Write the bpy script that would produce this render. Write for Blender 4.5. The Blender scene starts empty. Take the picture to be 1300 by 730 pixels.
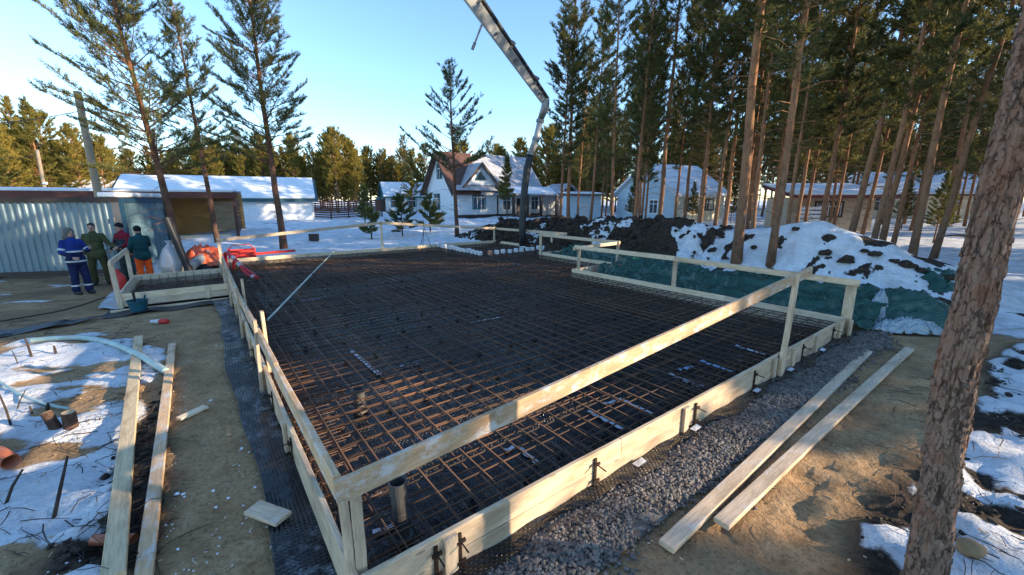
import bpy, bmesh, math, random
import numpy as np
from mathutils import Vector, Matrix, Quaternion

R = math.radians
scene = bpy.context.scene
COL = scene.collection

# ---------------------------------------------------------------- camera
CAM_H, FPX, CX, CY = 2.5, 522.0, 650.0, 365.0
PITCH = math.atan(111 / 522)
cam = bpy.data.cameras.new("camera")
cam.sensor_width = 36
cam.lens = FPX / 1300 * 36
cam.clip_end = 3000
cam.clip_start = 0.05
camo = bpy.data.objects.new("camera", cam)
COL.objects.link(camo)
camo.location = (0, 0, CAM_H)
camo.rotation_euler = (math.pi / 2 - PITCH, 0, 0)
scene.camera = camo

# ---------------------------------------------------------------- sky, sun, exposure
SUN_AZ, SUN_EL = R(100), R(14)          # azimuth to the right of the view direction
world = bpy.data.worlds.new("World")
scene.world = world
world.use_nodes = True
nt = world.node_tree
bg = nt.nodes["Background"]
sky = nt.nodes.new("ShaderNodeTexSky")
sky.sky_type = 'NISHITA'
sky.sun_disc = False
sky.sun_elevation = SUN_EL
sky.sun_rotation = SUN_AZ
sky.air_density = 1.0
sky.dust_density = 0.0
sky.ozone_density = 3.4
nt.links.new(sky.outputs[0], bg.inputs[0])
bg.inputs[1].default_value = 0.15
sun = bpy.data.lights.new("sun", 'SUN')
sun.energy = 3.8
sun.angle = R(0.5)
sun.color = (1.0, 0.80, 0.56)
suno = bpy.data.objects.new("sun", sun)
COL.objects.link(suno)
sdir = Vector((math.sin(SUN_AZ) * math.cos(SUN_EL), math.cos(SUN_AZ) * math.cos(SUN_EL), math.sin(SUN_EL)))
suno.location = (30, 10, 40)
suno.rotation_euler = sdir.to_track_quat('Z', 'Y').to_euler()
scene.view_settings.view_transform = 'Standard'
scene.view_settings.look = 'None'
scene.view_settings.exposure = 1.54
scene.view_settings.gamma = 1
scene.render.engine = 'CYCLES'
scene.cycles.max_bounces = 5
scene.cycles.diffuse_bounces = 3
scene.cycles.transparent_max_bounces = 4

# ---------------------------------------------------------------- measuring helpers
def ray(px, py):
    dx, dy = px - CX, py - CY
    return np.array([dx, FPX * math.cos(PITCH) - dy * math.sin(PITCH), -(dy * math.cos(PITCH) + FPX * math.sin(PITCH))])
def gp(px, py, z=0.0):
    r = ray(px, py); t = (z - CAM_H) / r[2]
    return Vector((r[0] * t, r[1] * t, z))
def at(px, py, Y):
    r = ray(px, py); t = Y / r[1]
    return Vector((r[0] * t, Y, CAM_H + r[2] * t))
_a = R(52.8)
A2 = np.array([math.sin(_a), math.cos(_a)]); B2 = np.array([-math.cos(_a), math.sin(_a)])
N2 = np.array([-0.8977, 2.0124])
AV, BV = Vector((A2[0], A2[1], 0)), Vector((B2[0], B2[1], 0))
def W(u, v, z=0.0):
    return Vector((N2[0] + u * A2[0] + v * B2[0], N2[1] + u * A2[1] + v * B2[1], z))
def uv(p):
    d = np.array([p[0], p[1]]) - N2
    return float(d @ A2), float(d @ B2)
def hitu(px, py, u0):
    r = ray(px, py); t = (u0 + N2 @ A2) / (r[:2] @ A2)
    return Vector((r[0] * t, r[1] * t, CAM_H + r[2] * t))

# ---------------------------------------------------------------- noise (numpy value noise)
_rng = np.random.default_rng(7)
_LAT = _rng.random((256, 256))
def vnoise(x, y):
    x = np.asarray(x, float); y = np.asarray(y, float)
    xi = np.floor(x).astype(int); yi = np.floor(y).astype(int)
    fx = x - xi; fy = y - yi
    fx = fx * fx * (3 - 2 * fx); fy = fy * fy * (3 - 2 * fy)
    g = lambda i, j: _LAT[i & 255, j & 255]
    return (g(xi, yi) * (1 - fx) + g(xi + 1, yi) * fx) * (1 - fy) + (g(xi, yi + 1) * (1 - fx) + g(xi + 1, yi + 1) * fx) * fy
def fbm(x, y, o=4):
    s = 0; a = .5; n = 0
    for k in range(o):
        s = s + a * vnoise(x * 2 ** k + 17.3 * k, y * 2 ** k + 9.1 * k); n += a; a *= .5
    return s / n
def smooth(e0, e1, x):
    t = np.clip((x - e0) / (e1 - e0), 0, 1); return t * t * (3 - 2 * t)
def polydist(x, y, poly):
    """signed distance to a polygon, positive inside"""
    x = np.asarray(x, float); y = np.asarray(y, float)
    d = np.full(x.shape, 1e9); ins = np.zeros(x.shape, bool)
    n = len(poly)
    for i in range(n):
        ax, ay = poly[i][0], poly[i][1]; bx, by = poly[(i + 1) % n][0], poly[(i + 1) % n][1]
        ex, ey = bx - ax, by - ay
        t = np.clip(((x - ax) * ex + (y - ay) * ey) / (ex * ex + ey * ey + 1e-12), 0, 1)
        d = np.minimum(d, np.hypot(x - ax - t * ex, y - ay - t * ey))
        c = ((ay > y) != (by > y)) & (x < (bx - ax) * (y - ay) / (by - ay + 1e-12) + ax)
        ins ^= c
    return np.where(ins, d, -d)

# ---------------------------------------------------------------- object helpers
def tag(o, label=None, cat=None, group=None, kind=None):
    if label: o["label"] = label
    if cat: o["category"] = cat
    if group: o["group"] = group
    if kind: o["kind"] = kind
    return o
def thing(name, loc, label, cat, group=None):
    o = bpy.data.objects.new(name, None); COL.objects.link(o)
    o.location = loc; o.empty_display_size = .2
    return tag(o, label, cat, group)
def newmesh(name, verts, faces, mats, smooth_=False, mi=None):
    me = bpy.data.meshes.new(name)
    me.from_pydata([tuple(v) for v in verts], [], [tuple(f) for f in faces])
    for m in (mats if isinstance(mats, (list, tuple)) else [mats]): me.materials.append(m)
    if mi is not None: me.polygons.foreach_set("material_index", np.asarray(mi, np.int32))
    if smooth_: me.polygons.foreach_set("use_smooth", np.ones(len(me.polygons), bool))
    me.update()
    return me
def fastmesh(name, verts, tris, mats, smooth_=False, n=3):
    verts = np.asarray(verts, np.float32).reshape(-1, 3); tris = np.asarray(tris, np.int32).reshape(-1, n)
    me = bpy.data.meshes.new(name)
    me.vertices.add(len(verts)); me.vertices.foreach_set("co", verts.ravel())
    me.loops.add(tris.size); me.loops.foreach_set("vertex_index", tris.ravel())
    me.polygons.add(len(tris)); me.polygons.foreach_set("loop_start", np.arange(0, tris.size, n, dtype=np.int32))
    me.polygons.foreach_set("use_smooth", np.full(len(tris), smooth_, bool))
    for m in (mats if isinstance(mats, (list, tuple)) else [mats]): me.materials.append(m)
    me.update(calc_edges=True); me.validate()
    return me
def link(name, me, parent=None, loc=None):
    o = bpy.data.objects.new(name, me); COL.objects.link(o)
    if parent is not None: o.parent = parent
    if loc is not None: o.location = loc
    return o
def wloc(o):
    v = Vector((0, 0, 0))
    while o is not None: v = v + o.location; o = o.parent
    return v
def mk(name, verts, faces, mats, parent=None, origin=None, smooth_=False, mi=None):
    """world-space verts; the parent chain is unrotated"""
    org = Vector(origin) if origin is not None else (wloc(parent) if parent else Vector((0, 0, 0)))
    vv = [(v[0] - org[0], v[1] - org[1], v[2] - org[2]) for v in verts]
    me = newmesh(name, vv, faces, mats, smooth_, mi)
    return link(name, me, parent, org - (wloc(parent) if parent else Vector((0, 0, 0))))
class G:
    """collects shapes for one mesh"""
    def __init__(s): s.v = []; s.f = []; s.m = []
    def add(s, v, f, m=0):
        b = len(s.v); s.v += [Vector(p) for p in v]; s.f += [tuple(i + b for i in q) for q in f]; s.m += [m] * len(f); return s
    def box(s, x0, x1, y0, y1, z0, z1, m=0):
        v = [(x, y, z) for x in (x0, x1) for y in (y0, y1) for z in (z0, z1)]
        return s.add(v, [(0, 1, 3, 2), (4, 6, 7, 5), (0, 4, 5, 1), (2, 3, 7, 6), (0, 2, 6, 4), (1, 5, 7, 3)], m)
    def obox(s, c, ex, ey, ez, m=0):
        """centre + half-extent vectors"""
        c = Vector(c); v = [c + ex * a + ey * b + ez * d for a in (-1, 1) for b in (-1, 1) for d in (-1, 1)]
        return s.add(v, [(0, 1, 3, 2), (4, 6, 7, 5), (0, 4, 5, 1), (2, 3, 7, 6), (0, 2, 6, 4), (1, 5, 7, 3)], m)
    def tube(s, pts, rad, n=8, m=0, caps=True):
        v, f = tube(pts, rad, n, caps); return s.add(v, f, m)
    def poly(s, pts, d, m=0):
        """prism: polygon pts extruded by vector d"""
        n = len(pts); d = Vector(d); v = [Vector(p) for p in pts] + [Vector(p) + d for p in pts]
        f = [tuple(range(n))[::-1], tuple(range(n, 2 * n))] + [(i, (i + 1) % n, n + (i + 1) % n, n + i) for i in range(n)]
        return s.add(v, f, m)
    def build(s, name, mats, parent=None, origin=None, smooth_=False):
        return mk(name, s.v, s.f, mats, parent, origin, smooth_, s.m if isinstance(mats, (list, tuple)) else None)
    def local(s, name, mats, parent, smooth_=False):
        me = newmesh(name, s.v, s.f, mats, smooth_, s.m if isinstance(mats, (list, tuple)) else None)
        return link(name, me, parent)
def tube(pts, rad, n=8, caps=True):
    pts = [Vector(p) for p in pts]; k = len(pts)
    if not hasattr(rad, '__len__'): rad = [rad] * k
    v, f = [], []
    up = None
    for i in range(k):
        d = (pts[min(i + 1, k - 1)] - pts[max(i - 1, 0)]).normalized()
        if up is None:
            up = d.cross(Vector((0, 0, 1)) if abs(d.z) < .9 else Vector((1, 0, 0))).normalized()
        up = (up - d * up.dot(d)).normalized(); w = d.cross(up)
        for j in range(n):
            a = 2 * math.pi * j / n
            v.append(pts[i] + (up * math.cos(a) + w * math.sin(a)) * rad[i])
    for i in range(k - 1):
        for j in range(n):
            f.append((i * n + j, i * n + (j + 1) % n, (i + 1) * n + (j + 1) % n, (i + 1) * n + j))
    if caps:
        f.append(tuple(range(n))[::-1]); f.append(tuple((k - 1) * n + j for j in range(n)))
    return v, f
_pr = random.Random(5)
def plank(name, p0, p1, wid, thk, mat, parent=None, up=(0, 0, 1), warp=.004, label=None):
    """board from p0 to p1 (centre line); 'up' is the direction of its width; local X runs along the grain"""
    p0, p1 = Vector(p0), Vector(p1); L = (p1 - p0).length
    x = (p1 - p0).normalized(); z = Vector(up); z = (z - x * z.dot(x)).normalized(); y = z.cross(x)
    c = min(wid, thk) * .12; a, b = thk / 2, wid / 2; n = 4
    v, f = [], []
    ph = _pr.random() * 6
    for i in range(n + 1):
        t = i / n; w0 = warp * min(1, L / 3) ** 2; dy = w0 * math.sin(ph + t * 4); dz = w0 * math.sin(ph * 1.7 + t * 3.1); j = _pr.uniform(-.002, .002)
        sx = _pr.uniform(-.004, .004) if i in (0, n) else 0
        for (yy, zz) in ((-a + c, -b), (a - c, -b), (a, -b + c), (a, b - c), (a - c, b), (-a + c, b), (-a, b - c), (-a, -b + c)):
            v.append((t * L + sx, yy + dy + j, zz + dz + j))
    for i in range(n):
        for j in range(8):
            f.append((i * 8 + j, i * 8 + (j + 1) % 8, (i + 1) * 8 + (j + 1) % 8, (i + 1) * 8 + j))
    f.append(tuple(range(8))[::-1]); f.append(tuple(n * 8 + j for j in range(8)))
    me = newmesh(name, v, f, mat)
    o = link(name, me, parent)
    org = wloc(parent) if parent else Vector((0, 0, 0))
    M = Matrix(((x.x, y.x, z.x, p0.x - org.x), (x.y, y.y, z.y, p0.y - org.y), (x.z, y.z, z.z, p0.z - org.z), (0, 0, 0, 1)))
    o.matrix_local = M
    return o
def copytree(src, loc, rz, sc=1.0, label=None):
    r = src.copy(); COL.objects.link(r); r.location = loc; r.rotation_euler = (0, 0, rz); r.scale = (sc, sc, sc)
    if label: r["label"] = label
    for ch in src.children:
        c = ch.copy(); COL.objects.link(c); c.parent = r
        for g in ch.children:
            d = g.copy(); COL.objects.link(d); d.parent = c
    return r

# ---------------------------------------------------------------- materials
class NT:
    def __init__(s, name):
        s.m = bpy.data.materials.new(name); s.m.use_nodes = True
        s.t = s.m.node_tree; s.n = s.t.nodes; s.b = s.n["Principled BSDF"]
        s.tc = s.n.new("ShaderNodeTexCoord"); s.oi = None
    def L(s, a, b): s.t.links.new(a, b)
    def coords(s, sc=(1, 1, 1), src='Object'):
        mp = s.n.new("ShaderNodeMapping"); mp.inputs['Scale'].default_value = sc
        s.L(s.tc.outputs[src], mp.inputs['Vector']); return mp.outputs[0]
    def noise(s, scale, sc=(1, 1, 1), detail=4, rough=.55, src='Object', dist=0):
        k = s.n.new("ShaderNodeTexNoise"); k.inputs['Scale'].default_value = scale; k.inputs['Detail'].default_value = detail
        k.inputs['Roughness'].default_value = rough; k.inputs['Distortion'].default_value = dist
        s.L(s.coords(sc, src), k.inputs['Vector']); return k.outputs[0]
    def vor(s, scale, sc=(1, 1, 1), rnd=1, feat='F1', out=0, src='Object'):
        k = s.n.new("ShaderNodeTexVoronoi"); k.feature = feat; k.inputs['Scale'].default_value = scale; k.inputs['Randomness'].default_value = rnd
        s.L(s.coords(sc, src), k.inputs['Vector']); return k.outputs[out]
    def ramp(s, fac, stops):
        k = s.n.new("ShaderNodeValToRGB"); e = k.color_ramp.elements
        while len(e) < len(stops): e.new(.5)
        for q, (p, c) in zip(e, stops):
            q.position = p; q.color = (c, c, c, 1) if not hasattr(c, '__len__') else (*c, 1)
        s.L(fac, k.inputs[0]); return k.outputs[0]
    def mix(s, fac, a, b, mode='MIX'):
        k = s.n.new("ShaderNodeMix"); k.data_type = 'RGBA'; k.blend_type = mode
        for v, i in ((fac, 0), (a, 6), (b, 7)):
            if hasattr(v, 'is_linked') or hasattr(v, 'links'): s.L(v, k.inputs[i])
            elif i == 0: k.inputs[0].default_value = v
            else: k.inputs[i].default_value = (*v, 1)
        return k.outputs[2]
    def math(s, op, a, b=0.0):
        k = s.n.new("ShaderNodeMath"); k.operation = op
        for v, i in ((a, 0), (b, 1)):
            if hasattr(v, 'links'): s.L(v, k.inputs[i])
            else: k.inputs[i].default_value = v
        return k.outputs[0]
    def rnd(s):
        if not s.oi: s.oi = s.n.new("ShaderNodeObjectInfo")
        return s.oi.outputs['Random']
    def bump(s, h, strength=.3, dist=.02):
        k = s.n.new("ShaderNodeBump"); k.inputs['Strength'].default_value = strength; k.inputs['Distance'].default_value = dist
        s.L(h, k.inputs['Height'])
        if s.b.inputs['Normal'].links: s.L(s.b.inputs['Normal'].links[0].from_socket, k.inputs['Normal'])
        s.L(k.outputs[0], s.b.inputs['Normal'])
    def col(s, c):
        if hasattr(c, 'links'): s.L(c, s.b.inputs['Base Color'])
        else: s.b.inputs['Base Color'].default_value = (*c, 1)
    def set(s, rough=.7, metal=0, spec=.4):
        s.b.inputs['Roughness'].default_value = rough; s.b.inputs['Metallic'].default_value = metal
        s.b.inputs['Specular IOR Level'].default_value = spec; return s
def simple(name, c, rough=.7, var=.25, scale=6, bump=.15, bscale=30, metal=0, spec=.4, bdist=.01, grime=None):
    k = NT(name).set(rough, metal, spec)
    n = k.noise(scale, detail=5)
    lo = tuple(x * (1 - var) for x in c); hi = tuple(min(1, x * (1 + var)) for x in c)
    cc = k.ramp(n, [(.3, lo), (.7, hi)])
    if grime:
        cc = k.mix(k.ramp(k.noise(scale * .6, detail=7, rough=.7), [(.5, 0.), (.68, 1.)]), cc, grime)
    k.col(cc)
    if bump: k.bump(k.noise(bscale, detail=4), bump, bdist)
    return k.m
def wood(name, c, dirt, dirt_amt=.5, frost=0.0):
    k = NT(name).set(.75, 0, .25)
    g = k.noise(9, (.6, 7, 7), 6, .6, dist=.6)
    c1 = tuple(x * .72 for x in c); c2 = tuple(min(1, x * 1.18) for x in c)
    cc = k.ramp(g, [(.3, c1), (.5, c), (.7, c2)])
    knots = k.vor(2.6, (1, 3.2, 3.2))
    cc = k.mix(k.ramp(knots, [(.0, 1.), (.09, .7), (.13, 0.)]), cc, tuple(x * .35 for x in c))
    bl = k.noise(2.3, (.7, 2.5, 2.5), 6, .65)
    cc = k.mix(k.ramp(bl, [(.62 - .22 * dirt_amt, 0.), (.85 - .2 * dirt_amt, .85)]), cc, dirt)
    v = k.mix(k.rnd(), (.78, .78, .8), (1.12, 1.08, 1.0))
    cc = k.mix(1.0, cc, v, 'MULTIPLY')
    if frost:
        fr = k.noise(7, (.8, 1.5, 1.5), 10, .8)
        cc = k.mix(k.ramp(fr, [(.62 - .14 * frost, 0.), (.72 - .12 * frost, .8)]), cc, (.66, .65, .63))
        k.bump(fr, .5, .006)
    k.col(cc)
    k.bump(g, .25, .004)
    return k.m
M = {}
M['wood'] = wood('fresh_wood', (.68, .53, .37), (.34, .24, .16), .8)
M['wood_new'] = wood('new_pale_wood', (.76, .61, .43), (.48, .35, .22), .5)
M['wood_rail'] = wood('rail_wood', (.64, .43, .25), (.36, .23, .13), .6, .85)
M['wood_old'] = wood('dirty_wood', (.64, .50, .36), (.36, .27, .18), .7, .5)
M['wood_stained'] = wood('stained_wood', (.60, .47, .30), (.20, .14, .085), .62)
M['wood_dark'] = wood('dark_wood', (.16, .09, .05), (.08, .05, .03), .5)
M['brown_fence'] = wood('brown_fence_wood', (.13, .055, .045), (.07, .035, .03), .5)
M['snow_roof'] = simple('roof_snow', (.80, .82, .84), .55, .04, 3, .5, 4, bdist=.08)
M['snow'] = simple('snow', (.80, .82, .85), .55, .05, 5, .5, 12, bdist=.03)
def bark(name, low, high, z0, z1, flake, bs, bd):
    k = NT(name).set(.85, 0, .2)
    sep = k.n.new("ShaderNodeSeparateXYZ"); k.L(k.tc.outputs['Object'], sep.inputs[0])
    zz = k.math('MULTIPLY_ADD', k.noise(1.3), 2.0); k.t.links.new(sep.outputs[2], zz.node.inputs[2])
    t = k.ramp(k.math('DIVIDE', zz, z1), [(z0 / z1, 0.), (1., 1.)])
    base = k.mix(t, low, high)
    pv = k.n.new("ShaderNodeTexVoronoi"); pv.feature = 'DISTANCE_TO_EDGE'; pv.inputs['Scale'].default_value = flake
    wn = k.n.new("ShaderNodeTexNoise"); wn.inputs['Scale'].default_value = flake * .9; wn.inputs['Detail'].default_value = 5; wn.inputs['Roughness'].default_value = .7
    cv_ = k.coords((1, 1, .33)); k.L(cv_, wn.inputs['Vector'])
    va = k.n.new("ShaderNodeVectorMath"); va.operation = 'MULTIPLY_ADD'; k.L(wn.outputs[1], va.inputs[0]); va.inputs[1].default_value = (1.6 / flake,) * 3; k.L(cv_, va.inputs[2])
    k.L(va.outputs[0], pv.inputs['Vector']); pl = pv.outputs[0]
    brk = k.noise(flake * .5, (1, 1, .5), 4)
    crack = k.ramp(k.math('ADD', pl, k.math('MULTIPLY', k.math('SUBTRACT', brk, .42), .45)), [(0., 0.), (.10, 1.)])
    c = k.mix(crack, tuple(x * .55 for x in low), base)
    n = k.noise(flake * 1.2, (1, 1, .5), 6, .7)
    c = k.mix(k.ramp(n, [(.4, .0), (.7, .7)]), c, tuple(x * 1.5 + .02 for x in low)); c = k.mix(k.ramp(k.noise(flake * .22, (1, 1, .6), 5, .7), [(.52, 0.), (.66, .6)]), c, (.21, .085, .045))
    v = k.mix(k.rnd(), (.75, .75, .75), (1.2, 1.12, 1.05)); c = k.mix(1.0, c, v, 'MULTIPLY')
    k.col(c); k.bump(crack, bs, bd); k.bump(n, bs, bd * .7)
    return k.m
M['bark'] = bark('pine_bark', (.10, .058, .042), (.27, .125, .055), 3, 9, 9, .5, .03)
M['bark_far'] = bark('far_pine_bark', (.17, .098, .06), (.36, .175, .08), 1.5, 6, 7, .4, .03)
M['bark_near'] = bark('near_pine_bark', (.21, .145, .112), (.27, .135, .08), 1.5, 5, 22, .8, .02)
def needles(name, c1, c2, tr=.25):
    k = NT(name).set(.55, 0, .25)
    n = k.noise(1.1, detail=3)
    c = k.mix(k.ramp(n, [(.35, 0.), (.65, 1.)]), c1, c2)
    v = k.mix(k.rnd(), (.75, .8, .8), (1.25, 1.15, 1.0)); c = k.mix(1.0, c, v, 'MULTIPLY'); k.col(c)
    tl = k.n.new("ShaderNodeBsdfTranslucent"); k.L(c, tl.inputs[0])
    mx = k.n.new("ShaderNodeMixShader"); mx.inputs[0].default_value = tr
    k.L(k.b.outputs[0], mx.inputs[1]); k.L(tl.outputs[0], mx.inputs[2])
    k.L(mx.outputs[0], k.n["Material Output"].inputs[0])
    return k.m
M['needle'] = needles('pine_needles', (.08, .105, .038), (.20, .195, .06), .35)
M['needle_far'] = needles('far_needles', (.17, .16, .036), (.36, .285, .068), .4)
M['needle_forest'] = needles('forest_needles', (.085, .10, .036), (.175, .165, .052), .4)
# ================================================================ GROUND
SLAB = [W(-.02, -.02), W(8.95, -.02), W(8.95, 7.05), W(11.05, 7.05), W(11.05, 10.9), W(12.45, 10.9), W(12.45, 16.4), W(-.02, 16.4)]
PORCH = [W(-2.15, 10.95), W(-.02, 10.95), W(-.02, 14.0), W(-2.15, 14.0)]
def pxpoly(pts, z=0): return [gp(x, y, z) for x, y in pts]
SNOW_L = pxpoly([(-60, 452), (30, 432), (100, 424), (170, 422), (190, 440), (212, 447), (200, 480), (185, 540), (168, 590), (150, 640), (140, 735), (-120, 760), (-250, 600)])
SOIL_L = pxpoly([(110, 590), (170, 540), (215, 480), (212, 600), (195, 735), (60, 735), (70, 660)])
SNOW_R = pxpoly([(1092, 690), (1105, 650), (1160, 622), (1175, 590), (1235, 545), (1250, 500), (1250, 470), (1300, 440), (1420, 440), (1700, 800), (1100, 800)])
SAND_R = pxpoly([(700, 800), (900, 640), (1118, 440), (1110, 426), (1215, 426), (1262, 440), (1275, 480), (1240, 545), (1165, 600), (1080, 680), (1085, 790)])
SAND_L = pxpoly([(215, 440), (285, 400), (345, 600), (400, 800), (195, 800), (205, 560)])
FLAT_R = pxpoly([(790, 760), (900, 760), (1175, 440), (1090, 440)])
def slope(x, y):
    d = np.maximum(y - 26, 0) + np.maximum(-x - 24, 0) * .3
    return np.minimum(d * .012, 1.4)
RIDGE = [hitu(x, y, u) for x, y, u in ((590, 298, 13.9), (640, 283, 14.2), (700, 278, 14.6), (765, 280, 14.4), (850, 279, 14.4), (905, 292, 14.3), (960, 289, 14.4), (1045, 283, 14.5), (1105, 302, 14.4), (1165, 327, 14.6), (1235, 352, 15.5))]
def ridge_h(x, y):
    best = np.full(np.shape(x), -1e9); 
    for i in range(len(RIDGE) - 1):
        a, b = RIDGE[i], RIDGE[i + 1]; ex, ey = b.x - a.x, b.y - a.y
        t = np.clip(((x - a.x) * ex + (y - a.y) * ey) / (ex * ex + ey * ey), 0, 1)
        d = np.hypot(x - a.x - t * ex, y - a.y - t * ey); z = a.z + (b.z - a.z) * t
        best = np.maximum(best, np.maximum(z, 0.02) * np.exp(-(d / 1.55) ** 2.0))
    return best
def in_slab(x, y):
    return np.maximum(polydist(x, y, SLAB), polydist(x, y, PORCH))
def ground_h(x, y):
    """height, snow, soil, wet"""
    x = np.asarray(x, float); y = np.asarray(y, float)
    sl = in_slab(x, y)
    n1 = fbm(x * .9, y * .9, 4) - .5; n2 = fbm(x * 4 + 31, y * 4, 4) - .5; n3 = fbm(x * .25 + 5, y * .25, 3) - .5
    u = (x - N2[0]) * A2[0] + (y - N2[1]) * A2[1]; v = (x - N2[0]) * B2[0] + (y - N2[1]) * B2[1]
    # zones
    far = smooth(16.45, 17.0, v + n1 * 1.2) * smooth(-3.5, -1.0, u + n1)                # lawn behind the formwork
    far = np.maximum(far, smooth(20.5, 23, v + n1 * 3))
    left_out = smooth(-15, -16.5, x + n1 * 2) * smooth(16, 18, y)
    wood_r = smooth(10.5, 12.0, u + n1) * smooth(-30, -1, v) 
    wood_r = np.maximum(wood_r, smooth(12, 14, u + n1 * 2))
    dl = polydist(x, y, SNOW_L); dr = polydist(x, y, SNOW_R); ds = polydist(x, y, SOIL_L); dsr = polydist(x, y, SAND_R)
    s_l = smooth(-.10, .12, dl + n1 * .55 + n2 * .25)
    patch = smooth(.52, .62, fbm(x * 1.5 + 3, y * 2.4 + 8, 5)) * .85
    s_l = s_l * (1 - patch)
    s_r = smooth(-.08, .12, dr + n1 * .4 + n2 * .3) * (1 - smooth(.43, .55, fbm(x * 1.7 + 9, y * 1.7 + 2, 5)) * .95)
    back = smooth(1.6, 0.2, y) * smooth(-.8, .2, dl + 1) * .5
    snow = np.maximum.reduce([far, left_out, wood_r * .94, s_l, s_r])
    snow = np.where(v < -6, np.maximum(snow, smooth(.45, .6, fbm(x * .6, y * .6, 4)) * .9), snow)
    # thin snow remains in the yard by the container
    yard = smooth(.60, .72, fbm(x * 1.1 + 40, y * 2.4 + 4, 5)) * smooth(-6.5, -9.5, x) * smooth(7.0, 9.0, y)
    snow = np.maximum(snow, yard * .75)
    soil = np.maximum(smooth(-.15, .15, ds + n1 * .5), smooth(-.25, .1, dr + n1 * .3))
    soil = np.maximum(soil, wood_r)
    wet = smooth(-8, -11, x) * smooth(.35, .6, fbm(x * .8 + 2, y * 1.8 + 6, 4)) * (1 - far)
    # strip by the left formwork is damp sand, gravel bed by the near side
    h = n1 * .07 + n2 * .025
    h = h + snow * (.045 + n1 * .10 + n2 * .02) + s_l * (n2 * .10 + n1 * .05)
    h = h + far * (.08 + n3 * .9 * smooth(17, 24, v) + n1 * .15) * (1 - smooth(40, 60, y) * .6)
    h = h + slope(x, y)
    h = h + soil * (n2 * .14 + n1 * .06) * (1 - far)
    # right side bank rises under the snow
    h = h + smooth(.1, 1.6, dr) * .12
    # sand dug a little lower right of the gravel, trodden
    lump = (fbm(x * 2.6 + 70, y * 2.6, 5) - .5)
    lump = lump * (1 - .8 * smooth(-.15, .1, polydist(x, y, FLAT_R)))
    h = h + (smooth(-.1, .3, dsr) + smooth(-.1, .3, polydist(x, y, SAND_L))) * (lump * .14 - .04 * smooth(.56, .66, fbm(x * 3.3 + 12, y * 3.3 + 40, 3)))
    mound = ridge_h(x, y)
    h = h + np.where(mound > .03, mound * .72 - .02, 0) * 1.0
    nearslab = smooth(-.9, -.35, sl)
    h = h * (1 - nearslab) + nearslab * (-.02)
    h = np.where(sl > -.06, -.09, h)
    return h, np.clip(snow * (1 - nearslab * .9), 0, 1), np.clip(soil * (1 - nearslab), 0, 1), np.clip(wet, 0, 1)
def axis(lo, hi, s, dt):
    t = np.arange(math.asinh(lo / s), math.asinh(hi / s) + dt, dt); return s * np.sinh(t)
gx = axis(-700, 700, 4, .0185); gy = axis(-120, 900, 4, .0185)
X, Y = np.meshgrid(gx, gy)
Hh, Sn, So, We = ground_h(X, Y)
nx, ny = len(gx), len(gy)
idx = np.arange(nx * ny).reshape(ny, nx)
quads = np.stack([idx[:-1, :-1], idx[:-1, 1:], idx[1:, 1:], idx[1:, :-1]], -1).reshape(-1, 4)
def ground_mat(name):
    k = NT(name).set(.9, 0, .2)
    at_ = k.n.new("ShaderNodeAttribute"); at_.attribute_name = "zone"
    sep = k.n.new("ShaderNodeSeparateColor"); k.L(at_.outputs['Color'], sep.inputs[0])
    sn, so, we = sep.outputs
    fine = k.noise(28, detail=8, rough=.7); mid = k.noise(3.2, detail=8, rough=.65); big = k.noise(.9, detail=5)
    sand = k.ramp(mid, [(.25, (.26, .15, .07)), (.5, (.48, .30, .15)), (.75, (.60, .41, .23))])
    sand = k.mix(k.ramp(big, [(.42, .0), (.68, .5)]), sand, (.22, .145, .08))
    sand = k.mix(k.ramp(fine, [(.32, .75), (.52, 0.)]), sand, (.13, .085, .045))
    sand = k.mix(k.math('MULTIPLY', we, .45), sand, (.085, .062, .045))
    soilc = k.ramp(k.noise(9, detail=8, rough=.7), [(.3, (.018, .013, .010)), (.55, (.052, .036, .025)), (.75, (.12, .08, .052))])
    c = k.mix(so, sand, soilc)
    thr = k.math('ADD', sn, k.math('MULTIPLY', k.math('SUBTRACT', k.noise(6, detail=9, rough=.7), .5), 1.05))
    sm = k.ramp(thr, [(.36, 0.), (.50, .55), (.60, 1.)])
    # scattered snow crumbs on the sand
    cr = k.math('MULTIPLY', k.ramp(k.vor(19), [(.06, 1.), (.16, 0.)]), k.ramp(k.noise(1.7, detail=5, rough=.7), [(.62, 0.), (.74, .7)]))
    sm = k.math('MAXIMUM', sm, cr)
    snowc = k.ramp(k.noise(2.4, detail=6, rough=.6), [(.25, (.50, .50, .50)), (.5, (.72, .74, .76)), (.8, (.82, .84, .86))])
    deb = k.ramp(k.noise(14, detail=9, rough=.8), [(.56, 0.), (.68, .75)])
    snowc = k.mix(deb, snowc, (.25, .19, .13)); snowc = k.mix(k.ramp(k.noise(1.4, detail=7, rough=.7), [(.5, 0.), (.72, .55)]), snowc, (.42, .37, .31))
    c = k.mix(sm, c, snowc)
    k.col(c)
    k.bump(mid, .7, .12); k.bump(k.noise(8.5, detail=6, rough=.65, dist=.4), .8, .05); k.bump(fine, .55, .02); k.bump(k.noise(75, detail=4), .5, .006); k.bump(sm, .6, .03); k.bump(k.noise(15, detail=6, rough=.6, dist=.6), .7, .035)
    return k.m
M['ground'] = ground_mat('ground_sand_soil_snow')
def zoned(name, X, Y, Z, Sn, So, We, faces, mat):
    me = fastmesh(name, np.stack([X, Y, Z], -1).reshape(-1, 3), faces, mat, True, 4)
    a = me.color_attributes.new("zone", 'FLOAT_COLOR', 'POINT')
    a.data.foreach_set("color", np.stack([Sn, So, We, np.ones_like(Sn)], -1).astype(np.float32).ravel())
    o = link(name, me); o["kind"] = "structure"
    return o
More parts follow.
